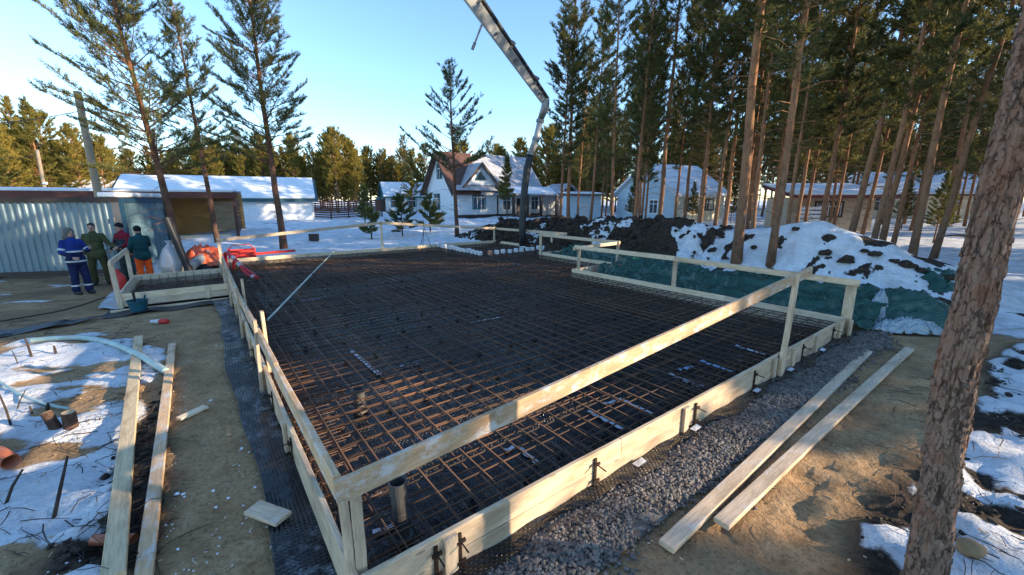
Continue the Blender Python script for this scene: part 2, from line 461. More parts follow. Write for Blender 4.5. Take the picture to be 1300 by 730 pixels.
zoned("ground", X, Y, Hh, Sn, So, We, quads, M['ground'])
GH_, SN_ = Hh.copy(), Sn.copy()
def glook(T, x, y):
    i = min(max(int(np.searchsorted(gx, x)) - 1, 0), len(gx) - 2); j = min(max(int(np.searchsorted(gy, y)) - 1, 0), len(gy) - 2)
    a = (x - gx[i]) / (gx[i + 1] - gx[i]); b = (y - gy[j]) / (gy[j + 1] - gy[j])
    return float((T[j, i] * (1 - a) + T[j, i + 1] * a) * (1 - b) + (T[j + 1, i] * (1 - a) + T[j + 1, i + 1] * a) * b)
def gz(x, y): return glook(GH_, x, y)
def gpg(px, py):
    """ground point under a pixel, following the terrain"""
    z = 0.0
    for _ in range(12):
        p = gp(px, py, z); z = .5 * z + .5 * gz(p.x, p.y)
    return Vector((p.x, p.y, gz(p.x, p.y)))

# the spoil ridge: bare peat at its far end, snow over the near end
us = np.linspace(9.6, 20, 190); vs = np.linspace(-3.5, 22, 420)
U, V = np.meshgrid(us, vs)
X = N2[0] + U * A2[0] + V * B2[0]; Y = N2[1] + U * A2[1] + V * B2[1]
base = ridge_h(X, Y)
n1 = fbm(X * 1.1, Y * 1.1, 5) - .5; n2 = fbm(X * 4.2 + 11, Y * 4.2, 4) - .5; n3 = 1 - np.abs(fbm(X * 2.1 + 50, Y * 2.1 + 3, 4) * 2 - 1)
edge = smooth(.04, .30, base)
bare = smooth(4.0, 5.4, V + n1 * 3.0)                    # soil part
rough = .35 + .65 * bare
Z = base + edge * (n1 * .55 * rough + n2 * .28 * rough + (n3 - .7) * .30 * bare)
Gh = ground_h(X, Y)[0]
Z = np.where(edge > .02, np.maximum(Z, Gh - .05), Gh - .25)
Z = np.where((U < 9.9) | (V < -3.3) | (U > 19.8) | (V > 21.8), -.3, Z)
snowm = (1 - bare) * (1 - smooth(.585, .655, fbm(X * 1.1 + 21, Y * 1.7 + 7, 5)) * .9)
snowm = np.maximum(snowm, smooth(.64, .70, fbm(X * .8 + 4, Y * .8 + 2, 4)) * bare * .9)
snowm = np.where(edge < .05, np.maximum(snowm, .6), snowm)
ny, nx = X.shape; idx = np.arange(nx * ny).reshape(ny, nx)
quads = np.stack([idx[:-1, :-1], idx[:-1, 1:], idx[1:, 1:], idx[1:, :-1]], -1).reshape(-1, 4)
zoned("spoil_mound", X, Y, Z, snowm, np.ones_like(Z), np.zeros_like(Z), quads, M['ground'])
MOUND = (us, vs, Z)
def mz(x, y):
    u, v = uv((x, y)); i = int(np.clip(np.searchsorted(us, u), 0, len(us) - 1)); j = int(np.clip(np.searchsorted(vs, v), 0, len(vs) - 1))
    return max(float(Z_[j, i]), gz(x, y)) if (9.6 < u < 20 and -3.5 < v < 22) else gz(x, y)
Z_ = Z.copy()

# ---- lumps: gravel and soil clods (nobody could count them)
def blob_variants(n, seed, flat=.75, rough=.28):
    out = []; rg = np.random.default_rng(seed)
    bm = bmesh.new(); bmesh.ops.create_icosphere(bm, subdivisions=1, radius=1)
    v0 = np.array([v.co[:] for v in bm.verts]); f0 = np.array([[v.index for v in f.verts] for f in bm.faces]); bm.free()
    # plain icosahedron keeps it cheap
    for _ in range(n):
        v = v0 * (1 + rg.uniform(-rough, rough, (len(v0), 1))) * rg.uniform(.7, 1.2, 3); v[:, 2] *= flat; out.append(v)
    return out, f0
def scatter_lumps(name, pts, sizes, mat, seed, flat=.75, rough=.28):
    vs_, f0 = blob_variants(10, seed, flat, rough); rg = np.random.default_rng(seed + 1)
    AV_, AF = [], []; nv = len(vs_[0])
    for i, (p, s) in enumerate(zip(pts, sizes)):
        a = rg.uniform(0, 6.28); c, s_ = math.cos(a), math.sin(a); b = vs_[i % 10] * s
        AV_.append(np.stack([b[:, 0] * c - b[:, 1] * s_ + p[0], b[:, 0] * s_ + b[:, 1] * c + p[1], b[:, 2] + p[2]], -1)); AF.append(f0 + i * nv)
    me = fastmesh(name, np.concatenate(AV_), np.concatenate(AF), mat)
    return link(name, me)
def gravel_mat():
    k = NT('gravel_stone').set(.85, 0, .25)
    c = k.ramp(k.vor(16, out=1), [(.0, (.08, .068, .057)), (.35, (.17, .15, .13)), (.6, (.27, .235, .20)), (.85, (.14, .105, .085)), (1., (.40, .37, .33))])
    k.col(k.mix(k.ramp(k.noise(60), [(.3, .5), (.6, 0.)]), c, (.07, .065, .06))); k.bump(k.noise(90), .4, .004); return k.m
M['gravel'] = gravel_mat()
rg = np.random.default_rng(3)
pts, sz = [], []
while len(pts) < 17500:
    u = rg.uniform(-.25, 9.75); lim = .58 + .06 * math.sin(u * 2.3) + .05 * math.sin(u * 5.1)
    v = -rg.uniform(.13, 1) * lim - abs(rg.normal(0, .03)) if rg.random() < .93 else -lim - abs(rg.normal(0, .11))
    if u > 8.9 and rg.random() < (u - 8.9): continue
    crown = .045 * math.sin(math.pi * min(1, max(0, (-v - .1) / .6)))
    p = W(u, v); s = rg.uniform(.009, .020) * (1.3 if rg.random() < .12 else 1)
    pts.append((p.x, p.y, .0 + crown + rg.uniform(-.006, .012))); sz.append(s)
tag(scatter_lumps("gravel", pts, sz, M['gravel'], 11), "grey crushed stone strip along the outside of the formwork", "gravel", kind="stuff")
pg = G()
gb = [[W(u, v, .0 + .038 * math.sin(math.pi * min(1, max(0, (-v - .08) / .6)))) for v in (-.055, -.18, -.32, -.45, -.56, -.63)] for u in np.linspace(-.3, 9.5, 30)]
vv = [p for r in gb for p in r]; ff = [(i * 6 + j, i * 6 + j + 1, i * 6 + j + 7, i * 6 + j + 6) for i in range(29) for j in range(5)]
o = mk("gravel_bed", vv, ff, M['gravel'], smooth_=True); o["kind"] = "structure"
M['soil'] = simple('peat_soil', (.042, .029, .020), .95, .6, 7, .8, 25, bdist=.03)
pts, sz = [], []
while len(pts) < 2600:
    u, v = rg.uniform(10.6, 17), rg.uniform(4.5, 20.5)
    p = W(u, v); z = mz(p.x, p.y)
    if z < .25 or (v < 7.5 and rg.random() < .75): continue
    s = .05 * math.exp(rg.normal(0, .55)); pts.append((p.x, p.y, z + s * .25)); sz.append(min(s, .22))
tag(scatter_lumps("soil_clods", pts, sz, M['soil'], 21, .8, .4), "dark peat clods lying on the bare end of the spoil heap", "soil clods", kind="stuff")
pts, sz = [], []
for poly, n_ in ((SNOW_R, 520), (SOIL_L, 260)):
    k_ = 0
    while k_ < n_:
        if poly is SNOW_R: x, y = rg.uniform(2.2, 9.5), rg.uniform(1.5, 7.5)
        else: x, y = rg.uniform(-5.5, -2), rg.uniform(2, 6)
        if float(polydist(np.array([x]), np.array([y]), poly)[0]) < .0 or rg.random() < glook(SN_, x, y): continue
        s = .022 * math.exp(rg.normal(0, .6)); pts.append((x, y, gz(x, y) + s * .2)); sz.append(min(s, .045)); k_ += 1
tag(scatter_lumps("soil_crumbs", pts, sz, M['soil'], 31, .7, .4), "dark soil crumbs beside the snow at the edges of the sand", "soil clods", kind="stuff")
# snow crumbs lying on the sand by the left formwork
pts, sz = [], []
while len(pts) < 240:
    u, v = rg.uniform(-1.7, -.28), abs(rg.normal(0, 3.2)) + .3
    if v > 9 or fbm(np.array([u * 1.5 + 3]), np.array([v * 1.2]), 3)[0] < .47: continue
    p = W(u, v); s = .0055 * math.exp(rg.normal(0, .6)); pts.append((p.x, p.y, gz(p.x, p.y) + s * .3)); sz.append(min(s, .018))
tag(scatter_lumps("snow_crumbs", pts, sz, M['snow'], 41, .6, .35), "crumbs of snow scattered on the sand beside the left formwork", "snow", kind="stuff")
# ================================================================ SLAB: membrane, reinforcement, formwork
def membrane_mat(name, frost, bumps):
    k = NT(name).set(.34, 0, .6)
    n = k.noise(1.5, detail=6, rough=.65); f = k.noise(9, detail=8, rough=.7)
    c = k.ramp(n, [(.3, (.006, .007, .009)), (.7, (.016, .018, .023))])
    d = k.vor(29, (1, 1, .001), 0)
    if bumps:
        dim = k.ramp(d, [(.22, 1.), (.40, 0.)]); k.bump(dim, 1.0, .012)
        c = k.mix(k.ramp(d, [(.25, 0.), (.45, .8)]), c, (.004, .005, .007))
    fr = k.math('MULTIPLY', k.ramp(f, [(.5, 0.), (.62, 1.)]), k.ramp(k.noise(1.1, detail=3), [(.55 - .1 * frost, 0.), (.78 - .1 * frost, frost * .8)]))
    c = k.mix(fr, c, (.45, .47, .50))
    rust = k.math('MULTIPLY', k.ramp(k.noise(6, detail=7, rough=.7), [(.56, 0.), (.66, 1.)]), k.ramp(k.noise(.35, detail=2), [(.5, 0.), (.62, .2)]))
    c = k.mix(rust, c, (.16, .085, .04))
    k.col(c); k.L(k.ramp(k.noise(2.2, detail=5, rough=.6), [(.35, .16), (.65, .5)]), k.b.inputs['Roughness']); k.bump(k.noise(2.8, detail=4, dist=.8), .5, .06); return k.m
M['membrane'] = membrane_mat('dimple_membrane', .5, True)
M['membrane_strip'] = membrane_mat('dimple_membrane_strip', 1.0, False)
mem = thing("dimple_membrane", W(4, 5, 0), "black dimpled plastic membrane laid under the reinforcing bars and out past the formwork", "membrane")
sh = G(); sh.add([p + Vector((0, 0, .012)) for p in SLAB], [tuple(range(len(SLAB)))]); sh.build("sheet", M['membrane'], mem)
sh = G(); sh.add([p + Vector((0, 0, .012)) for p in PORCH], [tuple(range(4))]); sh.build("sheet", M['membrane'], mem)
# strip outside the left formwork: wavy sheet with real dimples, laid in three lapped lengths
def strip(name, path, widths, n_u, step, zbase, parent, mat, seed):
    rg = np.random.default_rng(seed); v, f = [], []
    (va, vb) = path; nv = int((vb - va) / step)
    zz = {}
    for i in range(nv + 1):
        vv_ = va + i * step
        for j in range(n_u + 1):
            u = -.045 - (widths + .03 * math.sin(vv_ * 2 + seed)) * j / n_u
            z = zbase + .018 * math.sin(vv_ * 7.0 + seed) * math.sin(vv_ * 1.3) + .03 * float(fbm(np.array([vv_ * 1.7 + seed]), np.array([u * 4]), 3)[0] - .5) * (j / n_u + .4)
            v.append(W(u, vv_, z))
    for i in range(nv):
        for j in range(n_u):
            f.append((i * (n_u + 1) + j, i * (n_u + 1) + j + 1, (i + 1) * (n_u + 1) + j + 1, (i + 1) * (n_u + 1) + j))
    V0 = list(v)
    for (a, b, c, d) in list(f):        # one truncated pyramid per cell
        cen = (V0[a] + V0[b] + V0[c] + V0[d]) / 4; k0 = len(v)
        for s, h in ((.62, .001), (.36, .011)):
            for q in (a, b, c, d): v.append(cen + (V0[q] - cen) * s + Vector((0, 0, h)))
        for q in range(4): f.append((k0 + q, k0 + (q + 1) % 4, k0 + 4 + (q + 1) % 4, k0 + 4 + q))
        f.append((k0 + 4, k0 + 5, k0 + 6, k0 + 7))
    o = mk(name, v, f, mat, parent); return o
for i, (va, vb, w_, zb) in enumerate(((-.15, 3.4, .31, .022), (3.2, 6.9, .36, .036), (6.75, 10.55, .33, .05), (14.1, 16.4, .3, .03))):
    strip("lap_strip", (va, vb), w_, 10, .034, zb, mem, M['membrane_strip'], i * 3 + 1)
# black mesh edge along the near side, under the gravel
g = G(); rows = []
vv, ff = [], []
for i, u in enumerate(np.linspace(-.1, 9.1, 90)):
    o_ = .13 + .05 * math.sin(u * 3.1) + .03 * math.sin(u * 7.7)
    for j, t in enumerate((0, .5, 1)): vv.append(W(u, -.05 - o_ * t, .052 + .012 * math.sin(u * 11 + j * 2)))
    if i:
        for j in range(2): k0 = (i - 1) * 3 + j; ff.append((k0, k0 + 1, k0 + 4, k0 + 3))
mk("edge_strip", vv, ff, M['membrane'], mem)
M['tape'] = simple('white_tape', (.62, .66, .72), .5, .3, 9, .4, 40, bdist=.006, grime=(.25, .23, .22))
M['tape_blue'] = simple('blue_tape', (.30, .45, .66), .45, .3, 9, .4, 40, bdist=.006)
def tape(a, b, w_, m, z=.034):
    a, b = gp(*a, z), gp(*b, z); d = (b - a); n = max(4, int(d.length / .05)); s = Vector((-d.y, d.x, 0)).normalized() * w_ / 2; v, f = [], []
    for i in range(n + 1):
        p = a + d * (i / n) + s * .3 * math.sin(i * 2.1)
        v += [p - s + Vector((0, 0, .006 * math.sin(i * 1.9))), p + s + Vector((0, 0, .006 * math.cos(i * 1.3)))]
    f = [(2 * i, 2 * i + 1, 2 * i + 3, 2 * i + 2) for i in range(n)]
    mk("seam_tape", v, f, m, mem)
def S7(x, y): return (x / 3.61 + 640, y / 3.61 + 430)
def S5(x, y): return (x / 4.293 + 330, y / 4.293 + 560)
for a, b, w_, m in ((S7(385, 330), S7(545, 412), .06, 'tape'), (S7(550, 285), S7(680, 345), .06, 'tape'), (S7(450, 300), S7(540, 275), .05, 'tape'), (S7(755, 160), S7(910, 222), .07, 'tape'),
                    (S7(800, 142), S7(868, 125), .07, 'tape_blue'), (S7(900, 100), S7(1055, 155), .08, 'tape_blue'), (S7(70, 500), S7(160, 575), .05, 'tape'), (S7(0, 515), S7(45, 495), .05, 'tape'),
                    (S7(1060, 30), S7(1200, 75), .07, 'tape'), ((446, 444), (482, 476), .07, 'tape'), ((506, 466), (530, 461), .05, 'tape'), ((541, 495), (566, 488), .06, 'tape'), (S5(615, 500), S5(745, 455), .05, 'tape'),
                    ((330, 390), (410, 378), .05, 'tape_blue'), ((640, 330), (660, 336), .08, 'tape_blue'), ((590, 410), (640, 402), .05, 'tape')):
    tape(a, b, w_, M[m])
# pale seam tape on the strip in the gravel
for u in (2.55, 3.55, 5.05, 6.15, 7.5):
    p = W(u, -.12, .075); mk("seam_tape", [p - AV * .07 - BV * .035, p + AV * .07 - BV * .03, p + AV * .07 + BV * .03 + Vector((0, 0, .01)), p - AV * .07 + BV * .03], [(0, 1, 2, 3)], M['tape'], mem)

def rebar_mat():
    k = NT('rebar_steel').set(.7, .25, .4)
    n = k.noise(3, (.4, 4, 4), 5); v = k.rnd()
    c = k.ramp(n, [(.3, (.06, .047, .04)), (.55, (.14, .085, .056)), (.75, (.27, .145, .08))])
    c = k.mix(1.0, c, k.mix(v, (.45, .5, .55), (1.35, 1.15, 1.0)), 'MULTIPLY')
    k.col(c)
    w = k.n.new("ShaderNodeTexWave"); w.inputs['Scale'].default_value = 30; w.bands_direction = 'X'; k.L(k.coords(), w.inputs[0]); k.bump(w.outputs[1], .6, .004)
    return k.m
M['rebar'] = rebar_mat()
def uR(v): return 8.90 if v < 7.08 else (11.0 if v < 10.92 else 12.4)
def vmin(u): return .02 if u < 8.92 else (7.1 if u < 11.02 else 10.95)
mat_ = thing("reinforcement_mat", W(4, 5, .03), "two layer grid of rusty steel bars tied inside the main formwork", "reinforcement")
rr = random.Random(12)
def bar(parent, p0, p1, r=.0085):
    d = p1 - p0; L = d.length; n = 6
    pts = [Vector((L * i / n, rr.uniform(-.007, .007), rr.uniform(-.006, .006))) for i in range(n + 1)]
    v, f = tube(pts, r, 6); me = newmesh("rebar", v, f, M['rebar'], True)
    o = link("rebar", me, parent); o.location = p0 - wloc(parent); o.rotation_euler = (0, 0, math.atan2(d.y, d.x)); return o
v_ = .10
while v_ < 16.3:
    for z in (.085, .215):
        vv_ = v_ + rr.uniform(-.014, .014)
        a, b = rr.uniform(.03, .08), uR(vv_) - rr.uniform(.03, .08); bar(mat_, W(a, vv_, z), W(b, vv_ + rr.uniform(-.03, .03), z))
    v_ += .215
u_ = .09
while u_ < 12.35:
    for z in (.072, .228):
        uu = u_ + rr.uniform(-.014, .014)
        bar(mat_, W(uu, vmin(uu) + rr.uniform(.03, .07), z), W(uu + rr.uniform(-.03, .03), 16.33, z))
    u_ += .22
# lapped extra bars give the doubled lines (kept in one part), hairpins along the edge
g = G()
for _ in range(26):
    v0 = rr.uniform(.1, 16); u0 = rr.uniform(0, uR(v0) - 2.2); g.tube([W(u0, v0 + .02, .226), W(u0 + rr.uniform(1.0, 3), v0 + rr.uniform(0, .05), .226)], .0062, 5)
for _ in range(22):
    u0 = rr.uniform(.1, 8.8); v0 = rr.uniform(.1, 13); g.tube([W(u0 + .02, v0, .241), W(u0 + rr.uniform(0, .05), v0 + rr.uniform(1.0, 3), .241)], .0062, 5)
tag(g.build("lap_bars", M['rebar'], mat_, smooth_=True), kind="stuff")
g = G()
def hairpin(p, inward):
    g.tube([p + inward * .45 + Vector((0, 0, .075)), p + inward * .05 + Vector((0, 0, .07)), p + inward * .035 + Vector((0, 0, .15)), p + inward * .05 + Vector((0, 0, .225)), p + inward * .45 + Vector((0, 0, .222))], .005, 4)
for k_ in range(81):
    v0 = .15 + k_ * .2; hairpin(W(0, v0), AV); hairpin(W(uR(v0) + .03, v0), -AV)
for k_ in range(61):
    u0 = .15 + k_ * .2; hairpin(W(u0, 16.38), -BV)
    hairpin(W(u0, vmin(u0)), BV)
tag(g.build("edge_hairpins", M['rebar'], mat_), kind="stuff")
# plastic spacers under the top bars
M['black_plastic'] = simple('black_plastic', (.012, .012, .014), .45, .3, 8, .1)
g = G(); g.tube([(0, 0, 0), (0, 0, .03), (0, 0, .05), (0, 0, .075)], [.04, .035, .02, .016], 8)
sp_me = newmesh("spacer", g.v, g.f, M['black_plastic'])
for i in range(17):
    for j in range(22):
        u0, v0 = .45 + j * .56 + (i % 2) * .28, .4 + i * .95
        if u0 > uR(v0) - .2: continue
        o = link("spacer", sp_me, mat_); o.location = W(u0 + rr.uniform(-.06, .06), v0 + rr.uniform(-.06, .06), .014) - wloc(mat_)
# porch reinforcement
pm = thing("reinforcement_mat", W(-1, 12.5, .03), "small steel bar grid inside the porch formwork beside the workers", "reinforcement")
for k_ in range(14): bar(pm, W(-2.05, 11.05 + k_ * .21, .2), W(-.1, 11.07 + k_ * .21, .2))
for k_ in range(10): bar(pm, W(-2.0 + k_ * .205, 11.02, .215), W(-2.0 + k_ * .205, 13.92, .215))
g = G()
for k_ in range(10): g.tube([W(-2.0 + k_ * .205, 13.9, .03), W(-2.0 + k_ * .205, 13.93, .33)], .006, 5)
for k_ in range(10): g.tube([W(-2.0 + k_ * .205, 11.08, .03), W(-2.0 + k_ * .205, 11.05, .32)], .006, 5)
tag(g.build("starter_bars", M['rebar'], pm), kind="stuff")

# ---------------------------------------------------------------- formwork
M['iron'] = simple('rusty_iron', (.045, .028, .02), .7, .5, 14, .3, 60, metal=.4)
UP = Vector((0, 0, 1))
def tie(parent, p, out):
    """threaded tie bar with a plate and wing nut on the outside of a board"""
    g = G(); s = out.cross(UP)
    g.obox(p + out * .012 + UP * -.02, s * .014, out * .006, UP * .13)
    for dz in (.06, -.10):
        g.tube([p + UP * dz, p + out * .13 + UP * (dz - .01)], .006, 6)
        g.obox(p + out * .03 + UP * dz, s * .035, out * .008, UP * .012)
    g.build("tie_bar", M['iron'], parent)
def side(name_label, p_of, out, joints, top_j, parent_loc, mat='wood', z0=.03, zm=.165, z1=.35, t=.04, one=False):
    th = thing("formwork", parent_loc, name_label, "formwork")
    for (js, a, b) in ((top_j, zm + .002, z1), (joints, z0, zm)):
        for i in range(len(js) - 1):
            o_ = out * (t / 2 + rr.uniform(0, .004))
            plank("board", p_of(js[i] + .002, (a + b) / 2) + o_, p_of(js[i + 1] - .002, (a + b) / 2) + o_, b - a, t, M[mat], th)
    return th
# near side (faces the gravel)
OUTN = -BV
near = side("long pale board formwork beside the grey gravel strip", lambda s, z: W(s, 0, z), OUTN, [-.04, 1.9, 3.64, 6.1, 8.98], [-.04, 2.36, 5.1, 7.3, 8.98], W(4.4, 0, 0))
def near_u(px): return uv(gp(px, 729 - .5282 * (px - 456), .35))[0]
for px in (566, 866, 1004, 1034, 1064):
    u = near_u(px); plank("cleat", W(u, -.06, .02), W(u, -.06, .33), .10, .035, M['wood'], near, up=AV)
for px in (548, 578, 751, 879.5, 955, 1017, 1056): tie(near, W(near_u(px), -.042, .2), OUTN)
plank("post", W(-.055, -.075, -.02), W(-.065, -.075, .94), .045, .045, M['wood'], near, up=AV)
plank("post", W(.03, .05, .30), W(.03, .05, .97), .06, .035, M['wood'], near, up=AV)
plank("post", W(5.86, -.085, -.02), W(5.98, -.085, 1.50), .11, .05, M['wood'], near, up=AV)
for du in (.14, -.16): plank("cleat", W(5.86 + du, -.065, .0), W(5.86 + du, -.065, .33), .09, .04, M['wood'], near, up=AV)
plank("rail", W(-.10, -.075, .985), W(6.6, -.055, 1.48), .14, .035, M['wood_rail'], near)
# left side
left = side("pale board formwork with a frosted rail above the black dimpled strip", lambda s, z: W(0, s, z), -AV, [0, 2.8, 5.6, 8.3, 10.9, 13.9, 16.4], [0, 1.6, 4.6, 7.5, 10.2, 13.2, 16.4], W(0, 8, 0))
for v in (2.2, 3.85, 4.0, 5.4, 6.6, 8.2, 9.6): plank("cleat", W(-.062, v, .0), W(-.062, v, .34), .09, .035, M['wood'], left, up=BV)
for v in (3.8, 6.55, 9.3, 11.4): plank("post", W(-.095, v, -.02), W(-.075, v, 1.02 if v < 6 else .95), .09, .04, M['wood'], left, up=BV)
for v in (3.95, 6.75): plank("post", W(.03, v, .25), W(.03, v, 1.08), .09, .04, M['wood'], left, up=BV)
for v in (1.9, 3.1, 5.0, 7.4): tie(left, W(-.042, v, .2), -AV)
pts = [(.12, .87), (2.4, .815), (7.1, .74), (11.7, .90)]
for (a, za), (b, zb) in zip(pts[:-1], pts[1:]): plank("rail", W(-.045, a + .01, za), W(-.045, b - .01, zb), .15, .045, M['wood_rail'], left)
plank("rail", W(-.05, 7.0, .62), W(-.05, 11.6, .76), .11, .035, M['wood'], left)
# far side
farf = side("pale board formwork with a thin grey rail in front of the snowy lawn", lambda s, z: W(s, 16.36, z), BV, [-.04, 3.2, 6.2, 9.4, 12.44], [-.04, 2.0, 5, 8.1, 12.44], W(6, 16.4, 0), mat='wood_new')
for u, zt in ((.06, 1.14), (6.15, 1.58), (12.38, 1.08)): plank("post", W(u, 16.43, -.02), W(u, 16.43, zt), .10, .045, M['wood_new'], farf, up=AV)
for (a, za), (b, zb) in zip([(.0, 1.06), (6.15, 1.49)], [(6.15, 1.49), (12.4, .98)]): plank("rail", W(a + .01, 16.385, za), W(b, 16.385, zb), .12, .035, M['wood_old'], farf)
# right side, stepped
right = side("pale board formwork with a guard rail in front of the green tarp", lambda s, z: W(8.92, s, z), AV, [-.04, 3.4, 7.1], [-.04, 2.2, 5.1, 7.1], W(9, 3.5, 0), mat='wood_new')
for v, zt in ((-.02, 1.02), (3.54, 1.06), (6.86, 1.10)): plank("post", W(8.985, v, -.02), W(8.985, v, zt), .11 if v > 0 else .16, .05, M['wood'], right, up=BV)
plank("cleat", W(8.98, -.085, .14), W(9.13, -.085, .14), .19, .045, M['wood'], right)
plank("cleat", W(8.90, -.125, .0), W(8.90, -.125, .33), .11, .04, M['wood'], right, up=AV)
plank("rail", W(8.94, -.14, 1.02), W(8.94, 3.55, 1.06), .12, .04, M['wood'], right)
plank("rail", W(8.945, 3.56, 1.06), W(8.945, 7.0, 1.05), .12, .04, M['wood_new'], right)
step = thing("formwork", W(11, 9, 0), "stepped pale formwork with a guard rail at the first notch of the slab", "formwork")
for z in (.11, .26): plank("board", W(8.98, 7.10, z), W(11.06, 7.10, z), .15, .04, M['wood_new'], step); plank("board", W(11.04, 7.14, z), W(11.04, 10.9, z), .15, .04, M['wood_new'], step)
plank("post", W(11.12, 7.05, -.02), W(11.12, 7.05, 1.10), .11, .05, M['wood'], step, up=BV)
plank("post", W(11.0, 11.0, -.02), W(11.0, 11.0, 1.10), .12, .05, M['wood_new'], step, up=AV)
plank("rail", W(8.9, 7.02, 1.0), W(11.2, 7.02, 1.04), .11, .035, M['wood_new'], step)
plank("rail", W(11.075, 6.95, 1.06), W(11.06, 11.1, 1.06), .12, .04, M['wood_new'], step)
step2 = thing("formwork", W(12.4, 13.5, 0), "short stepped formwork boards with a rail behind the pump hose", "formwork")
for z in (.11, .26): plank("board", W(11.08, 10.94, z), W(12.46, 10.94, z), .15, .04, M['wood_new'], step2); plank("board", W(12.44, 10.98, z), W(12.44, 16.36, z), .15, .04, M['wood_new'], step2)
plank("post", W(12.5, 11.95, -.02), W(12.5, 11.95, 1.06), .10, .05, M['wood_new'], step2, up=BV)
plank("rail", W(12.46, 11.0, 1.03), W(12.46, 16.5, .98), .12, .04, M['wood_new'], step2)
plank("rail", W(11.05, 10.97, 1.05), W(12.5, 10.97, 1.04), .11, .035, M['wood_new'], step2)
# porch formwork
pf = thing("formwork", W(-1.1, 12.4, 0), "small porch formwork of fresh boards in front of the workers", "formwork")
for z in (.105, .265): plank("board", W(-2.18, 10.92, z), W(-.06, 10.92, z), .155, .04, M['wood_new'], pf)
for z in (.11, .27): plank("board", W(-2.18, 14.02, z), W(-.06, 14.02, z), .155, .04, M['wood_new'], pf)
for z in (.11, .27): plank("board", W(-2.16, 10.95, z), W(-2.16, 13.99, z), .155, .04, M['wood_new'], pf)
plank("cleat", W(-.5, 10.885, .02), W(-.5, 10.885, .34), .11, .03, M['wood_new'], pf, up=AV)
plank("cleat", W(-1.75, 10.885, .02), W(-1.75, 10.885, .34), .09, .03, M['wood_new'], pf, up=AV)
plank("post", W(-2.17, 10.87, -.02), W(-2.19, 10.87, 1.08), .10, .045, M['wood_new'], pf, up=AV)
plank("post", W(-2.21, 13.95, -.02), W(-2.21, 13.95, 1.09), .10, .045, M['wood_new'], pf, up=AV)
plank("rail", W(-2.20, 10.78, 1.08), W(-2.215, 14.05, 1.09), .13, .04, M['wood_new'], pf)
o = plank("batten", gp(140, 396, .03), gp(290, 379, .03), .05, .045, M['wood_new']); tag(o, "long thin batten lying on the sand in front of the porch formwork", "batten")

# ---------------------------------------------------------------- pipes and things in the slab
M['pipe_grey'] = simple('grey_pipe', (.075, .07, .066), .5, .35, 5, .15, 20, grime=(.16, .13, .10))
M['pipe_orange'] = simple('orange_pipe', (.40, .12, .055), .45, .25, 5, .1, 20, grime=(.25, .14, .09))
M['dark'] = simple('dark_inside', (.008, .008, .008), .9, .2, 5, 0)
def uppipe(p, h, r, label, lean=(0, 0)):
    t = thing("drain_pipe", p, label, "pipe")
    top = p + Vector((lean[0], lean[1], h)); d = top - p
    g = G(); n = 18
    prof = [(0, r * .98), (.25, r * .98), (.26, r * 1.05), (.5, r * 1.05), (.52, r), (.80, r), (.81, r * 1.13), (1.0, r * 1.13), (1.0, r * .98), (.55, r * .9)]
    g.tube([p + d * s + Vector((0, 0, i * 1e-5)) for i, (s, _) in enumerate(prof[:8])], [q for _, q in prof[:8]], n, caps=False)
    inner, fi = tube([p + d * .4, top], r * .98, n, caps=False); g.add(inner, [tuple(reversed(q)) for q in fi])
    k0 = len(g.v) - n; k1 = 7 * n
    g.f += [(k1 + j, k1 + (j + 1) % n, k0 + (j + 1) % n, k0 + j) for j in range(n)]; g.m += [0] * n
    g.build("pipe_wall", M['pipe_grey'], t, smooth_=False)
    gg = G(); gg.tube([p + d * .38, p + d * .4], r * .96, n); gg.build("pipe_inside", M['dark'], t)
    gg = G(); gg.tube([p + Vector((0, 0, .02)), p + Vector((0, 0, .05))], r * 1.35, n); gg.build("collar", M['pipe_grey'], t)
uppipe(W(.43, .43, .012), .50, .058, "grey drain pipe standing by the near corner post", (-.012, .0))
uppipe(W(.78, 2.54, .012), .31, .062, "shorter grey drain pipe standing further inside the bar grid", (-.005, 0))
M['stub'] = simple('stub_pipe', (.16, .16, .17), .5, .3, 7, .1)
M['cap_white'] = simple('white_cap', (.62, .63, .64), .5, .12, 7, .1)
M['cap_orange'] = simple('orange_cap', (.55, .22, .12), .5, .12, 7, .1)
stubs = [(8.85, 16.1 - k * .31 * 1.0) for k in range(13)] + [(9.2 + k * .36, 12.15 + .03 * k) for k in range(9)]
for i, (u, v) in enumerate(stubs):
    org = i == 13
    t = thing("pipe_stub", W(u + rr.uniform(-.03, .03), v, .012), "orange capped pipe stub standing among the white capped ones" if org else "short white capped pipe stub in the row at the far corner of the slab", "pipe stub", "capped pipe stubs")
    b = wloc(t); h = rr.uniform(.36, .42)
    g = G(); g.tube([b, b + UP * h * .62], .09, 12); g.build("stub_body", M['stub'], t)
    g = G(); g.tube([b + UP * h * .6, b + UP * h * .92, b + UP * h], [.105, .105, .085], 12); g.build("cap", M['cap_orange' if org else 'cap_white'], t)
# screed pole
M['pole'] = simple('pale_pole', (.42, .50, .42), .4, .15, 4, .05, metal=.3)
pa, pb = gp(340, 406, .24), at(424, 319, 15.8)
t = thing("screed_pole", pa, "long pale green pole lying slanted across the bar grid", "pole")
g = G(); g.tube([pa, pa.lerp(pb, .5)], .022, 10); g.build("lower_tube", M['pole'], t)
g = G(); g.tube([pa.lerp(pb, .5), pb], .018, 10); g.build("upper_tube", M['pole'], t)
g = G(); g.tube([pa.lerp(pb, .495), pa.lerp(pb, .51)], .027, 10); g.build("clamp", M['black_plastic'], t)
g = G(); g.tube([pb, pb.lerp(pa, -.012)], .03, 10); g.build("end_cap", M['black_plastic'], t)
